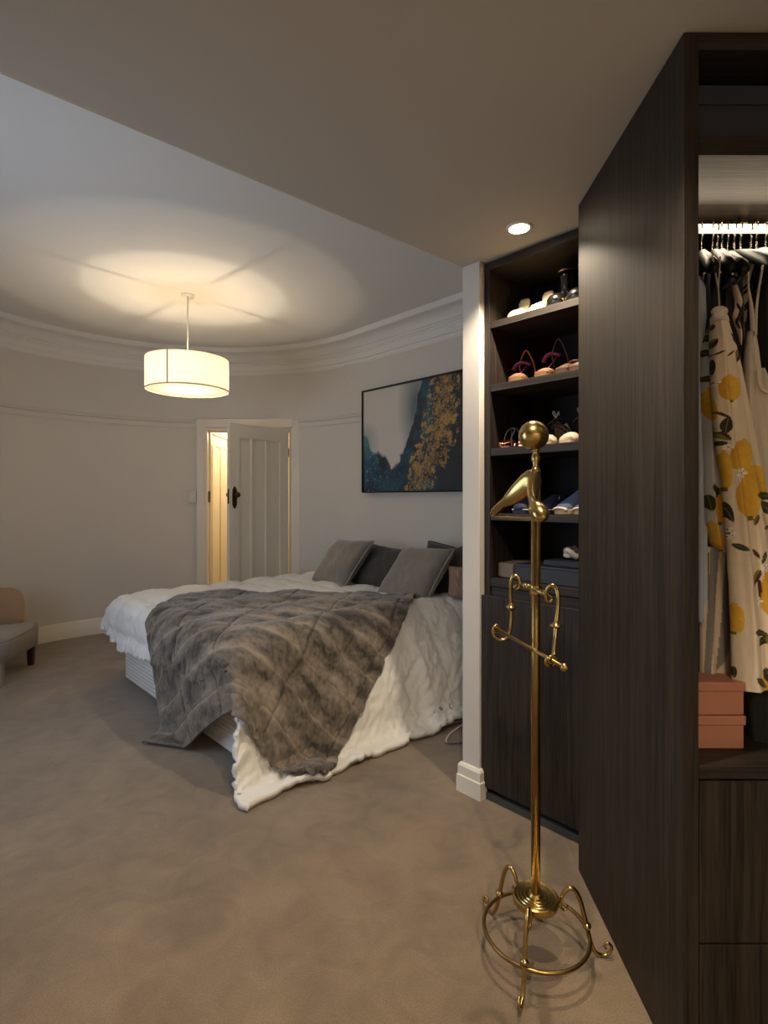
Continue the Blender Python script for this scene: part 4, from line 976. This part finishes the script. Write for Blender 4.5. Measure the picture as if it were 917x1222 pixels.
# refine x3 with pelt seams and ridges
def up(Gr, k):
    a = Gr.shape[0]; b = Gr.shape[1]; ia = np.linspace(0, a - 1, (a - 1) * k + 1); ib = np.linspace(0, b - 1, (b - 1) * k + 1)
    def lin(Q, idx, ax):
        i0 = np.clip(np.floor(idx).astype(int), 0, Q.shape[ax] - 2); f = idx - i0; sh = [1, 1, 1]; sh[ax] = -1; f = f.reshape(sh)
        f = f
        im = np.clip(i0 - 1, 0, None); i3 = np.clip(i0 + 2, None, Q.shape[ax] - 1)
        p0, p1, p2, p3 = (np.take(Q, q, ax) for q in (im, i0, i0 + 1, i3))
        return .5 * (2 * p1 + (p2 - p0) * f + (2 * p0 - 5 * p1 + 4 * p2 - p3) * f * f + (3 * p1 - 3 * p2 + p3 - p0) * f ** 3)
    return lin(lin(Gr, ia, 0), ib, 1)
for _ in range(2):
    Gs = G.copy(); Gs[1:-1, 1:-1] = (G[1:-1, 1:-1] * 2 + G[2:, 1:-1] * .5 + G[:-2, 1:-1] * .5 + G[1:-1, 2:] * .5 + G[1:-1, :-2] * .5) / 4; G = Gs
for _i in range(n1_):
    for _j in range(n2_):
        p = Vector(G[_i, _j]); loc, nr_, idx, dist = bvh.find_nearest(p, .05)
        if loc is not None and (p - loc).dot(nr_) < .018: G[_i, _j] = loc + nr_ * .018
Gs = G.copy(); Gs[1:-1, 1:-1] = (G[1:-1, 1:-1] * 2 + G[2:, 1:-1] * .5 + G[:-2, 1:-1] * .5 + G[1:-1, 2:] * .5 + G[1:-1, :-2] * .5) / 4; G = Gs
GG = up(G, 3); m1, m2 = GG.shape[:2]
Ng = normals(GG); 
if np.mean(Ng[..., 2]) < 0: Ng = -Ng
fu, fv = np.meshgrid(np.linspace(0, 1.5, m1), np.linspace(0, 1.45, m2), indexing='ij')
wb = fbm(fu * 5, fv * 5, 4, 51) - .5; fine = fbm(fu * 95, fv * 70, 3, 52) - .5; mid = fbm(fu * 13, fv * 26, 4, 53) - .5
bandp = (fv + .05 * wb) / .165; bd_ = np.abs((bandp % 1) - .5) * 2              # bands parallel to the A-B edge
seamu = (fu + .5 * (np.floor(bandp) % 2) * .0 + .03 * wb) / .36; sd_ = np.abs((seamu % 1) - .5) * 2
ds = -.007 * np.exp(-((1 - bd_) / .10) ** 2) - .008 * np.exp(-((1 - sd_) / .05) ** 2) + .005 * mid + .002 * fine + .006
GG = GG + Ng * ds[..., None]
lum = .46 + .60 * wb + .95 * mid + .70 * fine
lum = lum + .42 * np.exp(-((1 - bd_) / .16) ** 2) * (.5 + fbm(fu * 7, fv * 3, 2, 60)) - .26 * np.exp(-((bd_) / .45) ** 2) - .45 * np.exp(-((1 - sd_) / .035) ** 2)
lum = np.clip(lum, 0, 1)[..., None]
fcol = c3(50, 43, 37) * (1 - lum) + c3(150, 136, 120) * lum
fcs = [(i * m2 + j, (i + 1) * m2 + j, (i + 1) * m2 + j + 1, i * m2 + j + 1) for i in range(m1 - 1) for j in range(m2 - 1)]
me = bpy.data.meshes.new('fur_throw'); me.from_pydata(GG.reshape(-1, 3).tolist(), [], fcs); me.polygons.foreach_set('use_smooth', [True] * len(fcs))
me.materials.append(MAT['fur']); thr = bpy.data.objects.new('fur_throw', me); COL.objects.link(thr)
tag(thr, 'grey-brown fur throw spread across the foot of the bed with one corner on the floor', 'throw')
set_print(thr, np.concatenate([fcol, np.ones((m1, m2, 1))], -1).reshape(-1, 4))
md = thr.modifiers.new('sol', 'SOLIDIFY'); md.thickness = .010; md.offset = -1
# short fur
NB = 210000; rg = np.random.default_rng(5)
ra_ = rg.uniform(0, m1 - 1.001, NB); rb_ = rg.uniform(0, m2 - 1.001, NB); i0 = ra_.astype(int); j0 = rb_.astype(int); fi = (ra_ - i0)[:, None]; fj = (rb_ - j0)[:, None]
bil = lambda Q: (Q[i0, j0] * (1 - fi) + Q[i0 + 1, j0] * fi) * (1 - fj) + (Q[i0, j0 + 1] * (1 - fi) + Q[i0 + 1, j0 + 1] * fi) * fj
bp_ = bil(GG); bn_ = bil(Ng); bc_ = bil(fcol)
tu = np.gradient(GG, axis=1)[i0, j0]; tu /= np.linalg.norm(tu, axis=1, keepdims=True) + 1e-9
rv = rg.normal(size=(NB, 3)); ln = rg.uniform(.006, .013, NB)[:, None]
dirn = bn_ * .75 + tu * .35 + rv * .38; dirn /= np.linalg.norm(dirn, axis=1, keepdims=True)
wd_ = np.cross(dirn, rg.normal(size=(NB, 3))); wd_ /= np.linalg.norm(wd_, axis=1, keepdims=True) + 1e-9
b0 = bp_ - bn_ * .002 - wd_ * .0007; b1 = bp_ - bn_ * .002 + wd_ * .0007; b2 = bp_ + dirn * ln
vts = np.stack([b0, b1, b2], 1).reshape(-1, 3)
me = bpy.data.meshes.new('fur_pile'); me.vertices.add(NB * 3); me.vertices.foreach_set('co', vts.ravel().astype(np.float32))
me.loops.add(NB * 3); me.loops.foreach_set('vertex_index', np.arange(NB * 3, dtype=np.int32)); me.polygons.add(NB)
me.polygons.foreach_set('loop_start', np.arange(0, NB * 3, 3, dtype=np.int32)); me.update(calc_edges=True)
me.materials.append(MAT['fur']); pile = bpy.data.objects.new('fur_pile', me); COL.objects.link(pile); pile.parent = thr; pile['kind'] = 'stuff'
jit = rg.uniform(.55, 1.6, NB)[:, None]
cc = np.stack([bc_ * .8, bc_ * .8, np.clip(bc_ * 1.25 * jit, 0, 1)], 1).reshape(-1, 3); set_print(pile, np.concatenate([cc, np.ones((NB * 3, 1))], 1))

# cushions
def cushion(label, c, right, upv, w, h, th, mt, seed=0, n=34, edge=True, sag=.0):
    c = Vector(c); r = Vector(right).normalized(); u = Vector(upv); u = (u - r * u.dot(r)).normalized(); nn = r.cross(u)
    t = thing('cushion', label, 'cushion', c, 0, 'cushions at the head of the bed')
    bm = BM(); rings_f = []; off = Vector((seed * 3.1, seed, 0))
    for side in (1, -1):
        def f(a, b, side=side):
            x = (a * 2 - 1); y = (b * 2 - 1)
            pin = 1 - .075 * (1 - abs(y) ** 2) * abs(x) ** 3; pin2 = 1 - .075 * (1 - abs(x) ** 2) * abs(y) ** 3
            k = max(0, (1 - x ** 4) * (1 - y ** 4)) ** .45
            nz_ = mnoise.noise(Vector((x * 1.6, y * 1.6, side)) + off) * .018 * k + mnoise.noise(Vector((x * 5 + y * 3, y * 2 - x, side)) + off) * .006
            sg_ = -sag * (1 - abs(x)) ** 1.5 * (y > 0) * y
            return c + r * (x * w / 2 * pin) + u * (y * h / 2 * pin2 + sg_) + nn * (side * (th / 2 * k + .001) + nz_)
        grid(bm, f, n, n)
    bmesh.ops.remove_doubles(bm, verts=bm.verts, dist=.0035)
    obj('cover', bm, mt, t, smooth=True)
    if edge:
        pts_ = []
        for k in range(80):
            q = k / 20; a = q % 1; s_ = int(q)
            x, y = [(a * 2 - 1, -1), (1, a * 2 - 1), (1 - 2 * a, 1), (-1, 1 - 2 * a)][s_]
            pin = 1 - .075 * (1 - abs(y) ** 2) * abs(x) ** 3; pin2 = 1 - .075 * (1 - abs(x) ** 2) * abs(y) ** 3
            pts_.append(c + r * (x * w / 2 * pin) + u * (y * h / 2 * pin2 - sag * (1 - abs(x)) ** 1.5 * (y > 0) * y))
        pts_.append(pts_[0]); b_ = BM(); tube(b_, pts_, .010, 8, 1, flat=.8); obj('flange_edge', b_, 'cushion_edge' if edge == 1 else mt, t, smooth=True)
    return t
def lean(deg, yaw=0):
    """up vector leaning back towards the wall"""
    y = math.radians(yaw); bdir = (B_ * math.cos(y) + A_ * math.sin(y)); a = math.radians(deg); return Vector((0, 0, math.cos(a))) + bdir * math.sin(a)
def rdir(yaw=0, roll=0):
    y = math.radians(yaw); d = A_ * math.cos(y) - B_ * math.sin(y); d = d.copy(); d.z = math.sin(math.radians(roll)); return d
cushion('large dark brown velvet cushion nearest the pillar against the wall', P(541, 683, 4.04), rdir(0, 5), lean(22), .62, .50, .16, 'dark_velvet', 3, edge=2, sag=.05)
cushion('dark brown velvet cushion lying back between the two grey-brown ones', P(457, 679, 4.42), rdir(0, -2), lean(40), .56, .42, .15, 'dark_velvet', 5, edge=2)
cushion('grey-brown velvet cushion with pale edge, leftmost on the bed', P(408, 671, 4.55), rdir(2, 2), lean(42), .48, .46, .15, 'cushion_velvet', 1)
cushion('grey-brown velvet cushion with pale edge, nearer of the pale-edged pair', P(494, 687, 3.98), rdir(0, 2), lean(42), .50, .50, .16, 'cushion_velvet', 2)
cushion('tan velvet cushion edge showing beside the pillar', W(1.555, .46, .745), rdir(-35, 0), lean(20), .18, .22, .08, 'tan_velvet', 4, edge=2)

# bedside table with a small black clock
t = thing('bedside_table', 'small white bedside table behind the bed at the left of the cushions', 'table', (-.93, 5.46, 0), math.radians(-15))
b_ = BM(); box(b_, -.16, .16, -.15, .15, .50, .52); obj('table_top', b_, 'trim_paint', t, local=True, bevel=.003)
b_ = BM(); box(b_, -.15, .15, -.14, .14, .36, .50); obj('drawer', b_, 'trim_paint', t, local=True, bevel=.003)
for x in (-.13, .13):
    for y in (-.12, .12):
        b_ = BM(); box(b_, x - .014, x + .014, y - .014, y + .014, 0, .36); obj('leg', b_, 'trim_paint', t, local=True)
t = thing('alarm_clock', 'small black clock on the bedside table left of the cushions', 'clock', P(357, 691, 5.40), math.radians(-15))
t.location.z = .52
b_ = BM(); box(b_, -.055, .055, -.02, .02, 0, .062); obj('case', b_, 'black_plastic', t, local=True, bevel=.006)
b_ = BM(); box(b_, -.045, .045, -.022, -.020, .012, .052); obj('display', b_, 'black_patent', t, local=True)
# white cable on the carpet
b_ = BM(); tube(b_, [P(528, 866, 3.2), W(1.93, .88, .008), P(536, 877, 3.07), P(545, 885, 2.95), W(2.25, .62, .006), W(2.36, .30, .006)], .0045, 8)
for v in b_.verts: v.co.z = max(.003, min(v.co.z, .012))
o = obj('cable', b_, 'white_plastic', None, smooth=True); tag(o, 'white cable lying on the carpet between the bed and the pillar', 'cable')

# ------------------------------------------------------------------ low chair at the left
ch = thing('slipper_chair', 'low beige upholstered chair by the curved wall at the left edge', 'chair', (-3.05, 4.10, 0), 0)
e0 = Vector((-2.66, 3.83, 0)); e1 = Vector((-2.80, 4.46, 0)); fw = (e1 - e0).normalized(); lw_ = Vector((-fw.y, fw.x, 0))      # fw along the visible side, lw_ away to the left
MH = Matrix(((fw.x, lw_.x, 0, e0.x), (fw.y, lw_.y, 0, e0.y), (0, 0, 1, 0), (0, 0, 0, 1)))
wS = (e1 - e0).length
b_ = BM(); rings = []
for z, ins in ((.165, .025), (.17, .005), (.30, .0), (.325, .006), (.345, .03), (.352, .09)):
    ring = []
    for cx, cy, a0 in ((wS - .09, .66 - .09, 0), (.09, .66 - .09, 90), (.09, .09, 180), (wS - .09, .09, 270)):
        for k in range(7):
            a = math.radians(a0 + 15 * k); ring.append(MH @ Vector((cx + (.09 - ins) * math.cos(a), cy + (.09 - ins) * math.sin(a), z)))
    rings.append(ring)
loft(b_, rings); obj('seat', b_, 'chair_fabric', ch, smooth=True)
b_ = BM(); pts_ = [p + Vector((0, 0, 0)) for p in rings[3]]; pts_.append(pts_[0]); tube(b_, pts_, .005, 6, 1); obj('piping', b_, 'chair_fabric', ch, smooth=True)
b_ = BM(); rings = []
for z, kx, kd in ((.30, 1.0, 1.0), (.42, 1.0, 1.0), (.50, .98, 1.0), (.56, .93, .95), (.60, .82, .8), (.622, .62, .45)):
    rings.append([MH @ Vector((wS - .09 + .07 * kd * math.sin(a) + (z - .3) * .12, .37 + .27 * kx * math.copysign(abs(math.cos(a)) ** .5, math.cos(a)), z)) for a in [2 * PI * q / 24 for q in range(24)]])
loft(b_, rings); obj('backrest', b_, 'tan_fabric', ch, smooth=True)
for (x, y, l2) in ((wS - .06, .06, 0), (.05, .06, 1), (wS - .06, .60, 0), (.05, .60, 0)):
    b_ = BM(); r0, r1 = (.026, .018)
    loft(b_, [[MH @ Vector((x + sx * r, y + sy * r, z)) for sx, sy in ((-1, -1), (1, -1), (1, 1), (-1, 1))] for z, r in ((.0, r1), (.175, r0))])
    obj('leg', b_, 'chair_fabric' if l2 else 'walnut', ch)

# ------------------------------------------------------------------ shoes
def cab_x(px, y=.04):
    m = (px - 458.5) / F
    return (m * (2.453 + .686 * y) - .452 - .728 * y) / (.686 + .728 * m)
def place(t, px, y, z, yaw=0):
    t.location = MC @ Vector((cab_x(px, y), y, z)); t.rotation_euler = (0, 0, CROT + math.radians(yaw))
def loc_obj(name, bm, mt, t, **kw): return obj(name, bm, mt, t, local=True, **kw)
SOLE = [(0, .55), (.03, .82), (.10, 1.0), (.30, 1.0), (.50, .78), (.70, .74), (.90, .80), (.98, .62), (1, .3)]
def sole_pts(L, w): 
    xs_ = np.linspace(0, 1, 24); ws = np.interp(xs_, [p[0] for p in SOLE], [p[1] for p in SOLE]) * w / 2
    return xs_ * L, ws
def sole(bm, L, w, z0, z1, heel=0.0, ball_=.35):
    ys, ws = sole_pts(L, w); rings = []
    for y, ww in zip(ys, ws):
        u = y / L; hz = heel * np.clip((u - ball_) / (1 - ball_), 0, 1) ** 1.3
        rings.append([Vector((-ww, y, z0 + hz)), Vector((-ww * 1.0, y, z1 + hz)), Vector((ww, y, z1 + hz)), Vector((ww, y, z0 + hz))])
    loft(bm, rings); return bm
def upper(bm, L, w, z0, prof_, y1=1.0, n=20):
    """closed upper; prof_ = [(u, height, width factor)]"""
    rings = []
    for k in range(n):
        u = k / (n - 1) * y1; h = np.interp(u, [p[0] for p in prof_], [p[1] for p in prof_]); wf = np.interp(u, [p[0] for p in prof_], [p[2] for p in prof_]); ww = np.interp(u, [p[0] for p in SOLE], [p[1] for p in SOLE]) * w / 2
        rings.append([Vector((ww * wf * math.cos(a) if True else 0, u * L, z0 + h * max(0, math.sin(a)) ** .8)) for a in [PI * q / 14 for q in range(15)]] )
    loft(bm, rings); return bm
def arch(bm, y, w, h, z0, r=.006, dy=0.0, flat=.35, lean_=0.0):
    tube(bm, [(-w, y, z0), (-w * .85 + lean_ * .3, y + dy * .4, z0 + h * .62), (lean_, y + dy, z0 + h), (w * .85 + lean_ * .3, y + dy * .4, z0 + h * .62), (w, y, z0)], r, 8, 5, flat=flat)
def sneaker(label):
    t = thing('sneaker', label, 'shoe', (0, 0, 0), 0, 'pale trainers on the top shelf')
    loc_obj('sole', sole(BM(), .25, .092, 0, .022), 'cream_leather', t, smooth=False, bevel=.003)
    b_ = upper(BM(), .245, .09, .018, [(0, .010, .9), (.08, .024, 1), (.22, .030, 1), (.40, .060, .9), (.6, .080, .8), (.9, .075, .8), (1, .05, .7)])
    for v in b_.verts:
        if v.co.z > .02: v.co += Vector((0, 0, 1)) * .012 * mnoise.noise(v.co * 42) + Vector((1, 0, 0)) * .006 * mnoise.noise(v.co * 50 + Vector((5, 0, 0)))
    loc_obj('upper', b_, 'cream_leather', t, smooth=True)
    b_ = BM(); rings = [[Vector((.026 * k * math.cos(a), y + .007 * math.sin(a), z)) for a in [2 * PI * q / 12 for q in range(12)]] for z, y, k in ((.05, .085, .9), (.075, .095, 1.05), (.095, .100, 1.1), (.108, .102, .8))]
    loft(b_, rings); loc_obj('tongue', b_, 'cream_leather', t, smooth=True)
    for k in range(4):
        b_ = BM(); arch(b_, .075 + .016 * k, .026, .016, .050 + .009 * k, .0025, flat=.7); loc_obj('lace', b_, 'white_rubber', t, smooth=True)
    return t
a_ = sneaker('left cream trainer at the left end of the top shoe shelf'); place(a_, 614, .035, 2.129, 6)
a2 = dup(a_, a_.location, 0, 'right cream trainer, brightly lit, second from the left on the top shoe shelf'); place(a2, 638, .030, 2.129, -4)
def boot(label):
    t = thing('ankle_boot', label, 'shoe', (0, 0, 0), 0, 'black patent boots on the top shelf')
    loc_obj('sole', sole(BM(), .26, .095, 0, .020, 0), 'black_patent', t, bevel=.002)
    loc_obj('foot', upper(BM(), .255, .094, .018, [(0, .03, .9), (.08, .046, 1), (.25, .052, 1), (.42, .075, .9), (.6, .10, .8), (1, .08, .7)]), 'black_patent', t, smooth=True)
    b_ = BM(); rings = [[Vector((.042 * k * math.cos(a), .135 + .055 * k * math.sin(a), z)) for a in [2 * PI * q / 20 for q in range(20)]] for z, k in ((.06, .95), (.10, .88), (.15, .93), (.175, 1.02))]
    loft(b_, rings, cap=False); loc_obj('shaft', b_, 'black_patent', t, smooth=True, solid=.002)
    b_ = BM(); M_ = Matrix.Diagonal((1, 1.30, 1)); torus(b_, (0, .135, .176), .043, .004, M_, 24, 8); loc_obj('collar', b_, 'brass_dark', t, smooth=True)
    b_ = BM(); arch(b_, .015, .040, .020, .018, .004, dy=.0, flat=.8); loc_obj('toe_welt', b_, 'brass_dark', t, smooth=True)
    return t
a_ = boot('black patent ankle boot right of the cream trainers'); place(a_, 660, .035, 2.129, 0)
a2 = dup(a_, a_.location, 0, 'black patent ankle boot half hidden by the tall wardrobe side'); place(a2, 684, .035, 2.129, -2)

def strappy(label, main, toe, ins, loop, group, heel=.02, hi=.15, extra=None, band_w=.014):
    t = thing('strappy_sandal', label, 'shoe', (0, 0, 0), 0, group)
    loc_obj('sole', sole(BM(), .235, .08, 0, .022, heel), toe, t, bevel=.002)
    loc_obj('insole', sole(BM(), .230, .074, .022, .026, heel), ins, t)
    b_ = BM(); rings = []
    for k in range(8):
        y = .004 + .060 * k / 7; h = .010 + .018 * math.sin(PI * k / 7 * .7); w = .026 + .012 * math.sin(PI * min(1, k / 7 + .2) * .6)
        rings.append([Vector((w * math.cos(a), y, .018 + h * math.sin(a))) for a in [PI * q / 12 for q in range(13)]])
    loft(b_, rings); loc_obj('toe_band', b_, toe, t, smooth=True)
    b_ = BM(); tube(b_, [(-.040, .10, hi * .50), (-.020, .085, hi * .62), (.010, .08, hi * .66), (.036, .10, hi * .60)], .012, 8, 5, flat=.35); tube(b_, [(-.034, .06, .03), (-.015, .085, hi * .3), (.022, .10, hi * .60)], .006, 8, 4, flat=.4); loc_obj('instep_band', b_, main, t, smooth=True)
    b_ = BM(); tube(b_, [(-.032, .19, .03 + heel), (-.034, .17, hi * .5), (-.028, .15, hi * .8), (0, .15, hi + .02), (.028, .16, hi * .8), (.034, .18, hi * .5), (.032, .20, .03 + heel)], .0035, 8, 5, flat=.6); loc_obj('ankle_strap', b_, loop, t, smooth=True)
    b_ = BM(); tube(b_, [(-.030, .20, .03 + heel), (-.026, .226, hi * .4), (0, .235, hi * .62), (.026, .226, hi * .4), (.030, .20, .03 + heel)], .020, 8, 5, flat=.15); loc_obj('heel_counter', b_, extra or main, t, smooth=True)
    return t
a_ = strappy('purple and orange strappy sandal, leftmost on the second shoe shelf', 'plum_leather', 'tan_leather', 'pink_leather', 'orange_leather', 'purple strappy sandals', .03, .15, 'dark_leather'); place(a_, 615, .03, 1.848, 14)
a2 = strappy('purple strappy sandal with a tan toe, second from the left on the second shelf', 'plum_leather', 'tan_leather', 'pink_leather', 'brown_leather', 'purple strappy sandals', .03, .17, 'dark_leather'); place(a2, 645, .03, 1.848, 0)
a_ = strappy('brown leather sandal at the right of the second shoe shelf', 'brown_leather', 'brown_leather', 'tan_leather', 'silver_strap', 'brown sandals', .01, .09, 'brown_leather'); place(a_, 669, .03, 1.848, -10)
a2 = dup(a_, a_.location, 0, 'brown leather sandal beside the wardrobe side on the second shelf'); place(a2, 686, .03, 1.848, -6)
# fine gold sandals
def fine_sandal(label):
    t = thing('strappy_sandal', label, 'shoe', (0, 0, 0), 0, 'fine gold sandals')
    loc_obj('sole', sole(BM(), .23, .072, 0, .008), 'rose_gold', t)
    for k, (y, h, dy) in enumerate(((.03, .022, .02), (.06, .030, .01), (.03, .04, .05))):
        b_ = BM(); arch(b_, y, .032, h, .006, .0035, dy=dy, flat=.7); loc_obj('toe_strap', b_, 'rose_gold', t, smooth=True)
    for x, q in ((-.02, 1), (.012, -1)):
        b_ = BM(); tube(b_, [(x, .05, .012), (x - .006, .06, .05), (x + .004, .075, .085), (x + .02 * q, .10, .098), (x + .034 * q, .13, .085), (x + .03 * q, .14, .04), (x + .02 * q, .15, .010)], .003, 8, 5); loc_obj('cord', b_, 'silver_strap', t, smooth=True)
    b_ = BM(); ball(b_, (-.034, .028, .018), .008, 1, 1, 1.2, 10); loc_obj('bead', b_, 'rose_gold', t, smooth=True)
    return t
a_ = fine_sandal('fine gold cord sandal at the left end of the third shoe shelf'); place(a_, 603, .03, 1.564, 12)
a2 = dup(a_, a_.location, 0, 'fine gold cord sandal behind the brass ball'); place(a2, 624, .03, 1.564, 0)
def laced(label):
    t = thing('lace_up_sandal', label, 'shoe', (0, 0, 0), 0, 'nude lace-up sandals')
    loc_obj('sole', sole(BM(), .235, .085, 0, .010, .02), 'nude_leather', t)
    b_ = BM(); rings = []
    for k in range(9):
        y = .006 + .055 * k / 8; h = .026 + .014 * math.sin(PI * k / 8 * .6); w = .034 + .008 * math.sin(PI * k / 8)
        rings.append([Vector((w * math.cos(a), y, .008 + h * math.sin(a))) for a in [PI * q / 12 for q in range(13)]])
    loft(b_, rings); loc_obj('toe_band', b_, 'nude_leather', t, smooth=True)
    b_ = BM(); rings = [[Vector((w * math.cos(a), .205 + .026 * math.sin(a) - sh, z)) for a in [PI * q / 12 - .25 for q in range(16)]] for z, w, sh in ((.02, .030, 0), (.06, .032, .01), (.095, .030, .02), (.105, .018, .025))]
    loft(b_, rings, close=False, cap=False); loc_obj('heel_counter', b_, 'nude_leather', t, smooth=True, solid=.003)
    for k in range(4):
        b_ = BM(); s_ = 1 if k % 2 else -1; tube(b_, [(-.03 * s_, .20 - .02 * k, .03 + .02 * k), (-.034 * s_, .15 - .012 * k, .06 + .012 * k), (0, .12, .085 + .012 * k), (.034 * s_, .15, .07 + .014 * k), (.03 * s_, .19, .05 + .012 * k)], .003, 6, 5); loc_obj('lace', b_, 'brown_leather', t, smooth=True)
    b_ = BM(); tube(b_, [(0, .12, .12), (-.012, .11, .145), (-.002, .105, .15), (.004, .11, .125), (.016, .105, .148), (.022, .10, .13)], .0022, 6, 5); loc_obj('bow', b_, 'silver_strap', t, smooth=True)
    return t
a_ = laced('nude lace-up sandal just right of the brass ball on the third shelf'); place(a_, 650, .03, 1.564, 6)
a2 = dup(a_, a_.location, 0, 'nude lace-up sandal against the wardrobe side on the third shelf'); place(a2, 675, .025, 1.564, -4)
# navy canvas shoes
def canvas_shoe(label):
    t = thing('canvas_shoe', label, 'shoe', (0, 0, 0), 0, 'navy canvas shoes')
    loc_obj('sole', sole(BM(), .24, .088, 0, .016), 'navy_canvas', t, bevel=.002)
    b_ = BM(); ys, ws = sole_pts(.24, .090); tube(b_, [(-w, y, .018) for y, w in zip(ys, ws)][::-1][:-1] + [(w, y, .018) for y, w in zip(ys, ws)], .0022, 6, 1); loc_obj('foxing_stripe', b_, 'white_rubber', t)
    loc_obj('upper', upper(BM(), .238, .086, .016, [(0, .02, .9), (.1, .034, 1), (.3, .05, 1), (.5, .07, .9), (1, .06, .75)]), 'navy_canvas', t, smooth=True)
    b_ = BM(); arch(b_, .10, .024, .03, .05, .003, dy=.05, flat=.8); loc_obj('lace', b_, 'white_rubber', t, smooth=True)
    return t
a_ = canvas_shoe('navy canvas shoe left of the brass pole on the fourth shelf'); place(a_, 620, .03, 1.2735, 8)
a2 = dup(a_, a_.location, 0, 'navy canvas shoe behind the brass hanger on the fourth shelf'); place(a2, 645, .06, 1.2735, 0)
def espadrille(label):
    t = thing('espadrille', label, 'shoe', (0, 0, 0), 0, 'denim espadrilles')
    loc_obj('rope_sole', sole(BM(), .24, .092, 0, .024), 'rope_sole', t, bevel=.005)
    loc_obj('upper', upper(BM(), .236, .088, .022, [(0, .014, .9), (.12, .030, 1), (.3, .055, 1), (.5, .085, .88), (.75, .10, .8), (1, .08, .7)]), 'denim', t, smooth=True)
    b_ = BM(); arch(b_, .004, .034, .010, .018, .008, dy=-.004, flat=.6); loc_obj('toe_guard', b_, 'nude_leather', t, smooth=True)
    return t
a_ = espadrille('blue denim espadrille right of the brass pole on the fourth shelf'); place(a_, 668, .03, 1.2735, -16)
a2 = dup(a_, a_.location, 0, 'blue denim espadrille cut off by the wardrobe side on the fourth shelf'); place(a2, 692, .03, 1.2735, -12)
# boxes on the bottom open shelf
def cab_box(name, label, cat, u0, u1, y0, y1, z0, z1, mt, bev=.004, lid=None):
    t = thing(name, label, cat, MC @ Vector(((u0 + u1) / 2, (y0 + y1) / 2, z0)), CROT)
    b_ = BM(); box(b_, u0, u1, y0, y1, z0, z1, MC); obj('box_body', b_, mt, t, bevel=bev)
    if lid: b_ = BM(); box(b_, u0 - .002, u1 + .002, y0 - .003, y1 + .003, z1, z1 + .006, MC); obj('lid_edge', b_, lid, t, bevel=.001)
    return t
cab_box('cardboard_box', 'grey-brown cardboard box at the left of the bottom open shelf', 'box', cab_x(594, .05), cab_x(613, .05) - .002, .05, .28, .984, 1.052, 'grey_card', .008)
cab_box('flat_case', 'flat black case filling the right of the bottom open shelf', 'case', cab_x(614, .03), CW - .04, .03, .34, .984, 1.048, 'black_box', .003, 'navy_box')
t = cab_box('lid_tray', 'dark tray lying on top of the flat black case', 'tray', cab_x(646, .06), CW - .045, .08, .33, 1.055, 1.078, 'navy_box', .003)
def crumple(c, r, seed):
    bm = BM(); ball(bm, c, r, 1.3, 1, .75, 20)
    for v in bm.verts: v.co += (v.co - Vector(c)).normalized() * r * .5 * mnoise.noise(v.co * 45 + Vector((seed, 0, 0)))
    return bm
o = obj('crumpled_cloth', crumple(MC @ Vector((cab_x(686, .16), .16, 1.108)), .036, 3), 'white_cotton', None, smooth=True); tag(o, 'crumpled white cloth on the dark tray in the shoe cabinet', 'cloth')
